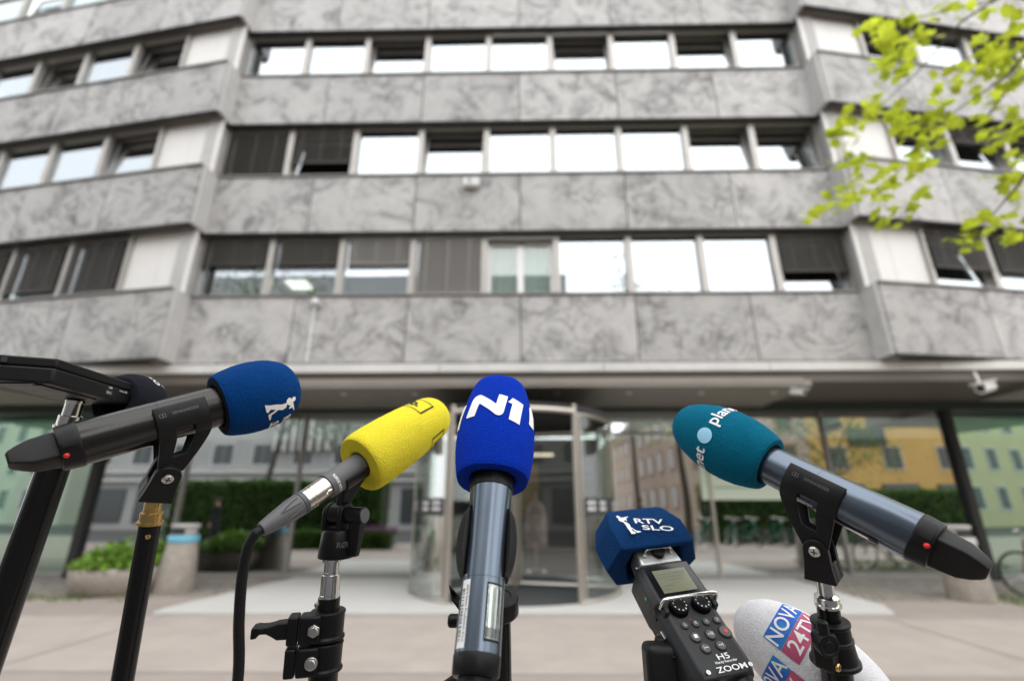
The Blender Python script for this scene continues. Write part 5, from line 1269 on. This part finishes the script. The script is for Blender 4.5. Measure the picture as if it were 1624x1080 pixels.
S = thing('microphone_stand', 'black stand of the white foam microphone, below the picture edge', 'stand', (ax.p(-.06).x, ax.p(-.06).y, 0))
MB().lathe(ax.p(-.08), ax.ez, ax.ex, [(0,.024),(.04,.024)], 24).build('clip', M_BLKR, S); pole_to_ground(S, ax.p(-.06)+V((0,0,-.02)), V((.02,.05,-1)), .0125)

# ------------------------------------------------------------------ leafy branch reaching in from the right
random.seed(21)
TB = V((5.9, 3.2, 0)); T = thing('street_tree', 'tree with fresh light green leaves reaching in at the upper right', 'tree', TB)
tr = MB(); crown = TB + V((-.1,.2,5.2)); pth = [TB, TB+V((.05,.02,1.6)), TB+V((-.05,.1,3.2)), crown]
tr.tube(catmull(pth, 4), [.17-.008*k for k in range(13)], 10)
twigs = [([(1640,-10),(1540,25),(1490,75),(1450,120),(1400,165),(1345,215)], 3.3), ([(1660,70),(1590,125),(1540,160),(1480,200),(1430,225)], 3.2), ([(1660,110),(1610,130),(1560,190),(1500,225),(1440,260),(1390,300),(1310,335)], 3.1),
         ([(1660,250),(1610,300),(1570,345),(1530,380)], 2.9), ([(1640,-20),(1560,5),(1450,30),(1385,50)], 3.5), ([(1660,190),(1600,215),(1540,225)], 3.0)]
for px, d in twigs:
    P_ = [at(x, y, d+.1*i) for i, (x, y) in enumerate(px)]; far_ = crown + V((random.gauss(0,.1), random.gauss(0,.1), -1.2+random.random()))
    P_ = [far_, (far_+P_[0])/2+V((0,0,.12))] + P_; C_ = catmull(P_, 5); tr.tube(C_, [max(.0022, .014*(1-i/len(C_))) for i in range(len(C_))], 6)
tr.build('trunk', M_BARK, T)
spots = [(1390,45),(1402,62),(1445,30),(1462,60),(1450,88),(1428,118),(1500,28),(1530,6),(1345,215),(1328,210),(1368,182),(1392,160),(1412,182),(1440,185),(1482,190),(1500,170),(1478,215),(1430,212),(1560,80),(1580,92),(1608,80),(1600,120),(1590,60),(1540,110),(1560,150),(1500,128),(1620,108),(1548,200),(1575,215),(1320,330),(1350,318),(1370,300),(1332,300),(1400,290),(1420,280),(1390,310),(1302,340),(1408,350),(1450,315),(1540,345),(1560,365),(1582,350),(1602,370),(1622,340),(1530,385),(1612,310),(1622,250),(1600,290),(1450,258),(1435,80),(1415,95),(1595,180),(1615,200),(1350,250),(1365,265),(1460,235),(1570,120),(1605,30),(1570,25)]
b = MB()
LOBE = [(0,0),(.30,.10),(.62,.36),(.50,.42),(.72,.72),(.38,.66),(.0,1.0),(-.36,.68),(-.70,.70),(-.48,.42),(-.60,.34),(-.30,.10)]
def lobed(p_, s_):
    n_ = V((random.gauss(0,.6), random.gauss(0,.6), 1)).normalized(); ex, ey, _ = basis(n_, V((random.gauss(-.5,1), random.gauss(-.3,1), random.gauss(-.3,.4))))
    k = len(b.v); b.v += [p_ + ex*(y*s_) + ey*(x*s_) + n_*(-.12*s_*abs(x)) for x, y in LOBE]; c = len(LOBE); b.v.append(p_+ex*.45*s_)
    for i in range(c): b.f.append([k+i, k+(i+1) % c, k+c])
for x, y in spots:
    d = 3.25 + random.uniform(-.35,.35)
    for _ in range(random.randint(7,12)): lobed(at(x+random.gauss(0,13), y+random.gauss(0,8), d+random.gauss(0,.06)), random.uniform(.04,.085))
for _ in range(1500):
    a_2 = random.random()*2*PI; rr = random.random()**.5*1.9; q = crown + V((math.cos(a_2)*rr+.5, math.sin(a_2)*rr-.2, random.gauss(.3,.8)))
    q3 = q-CAM; dz = q3.dot(FW); xx = 812+FPX*q3.dot(RT)/max(dz,.1)
    if dz > .2 and xx < 1640: continue
    lobed(q, random.uniform(.06,.10))
b.build('crown', M_LEAF, T, sharp=0, kind='stuff')
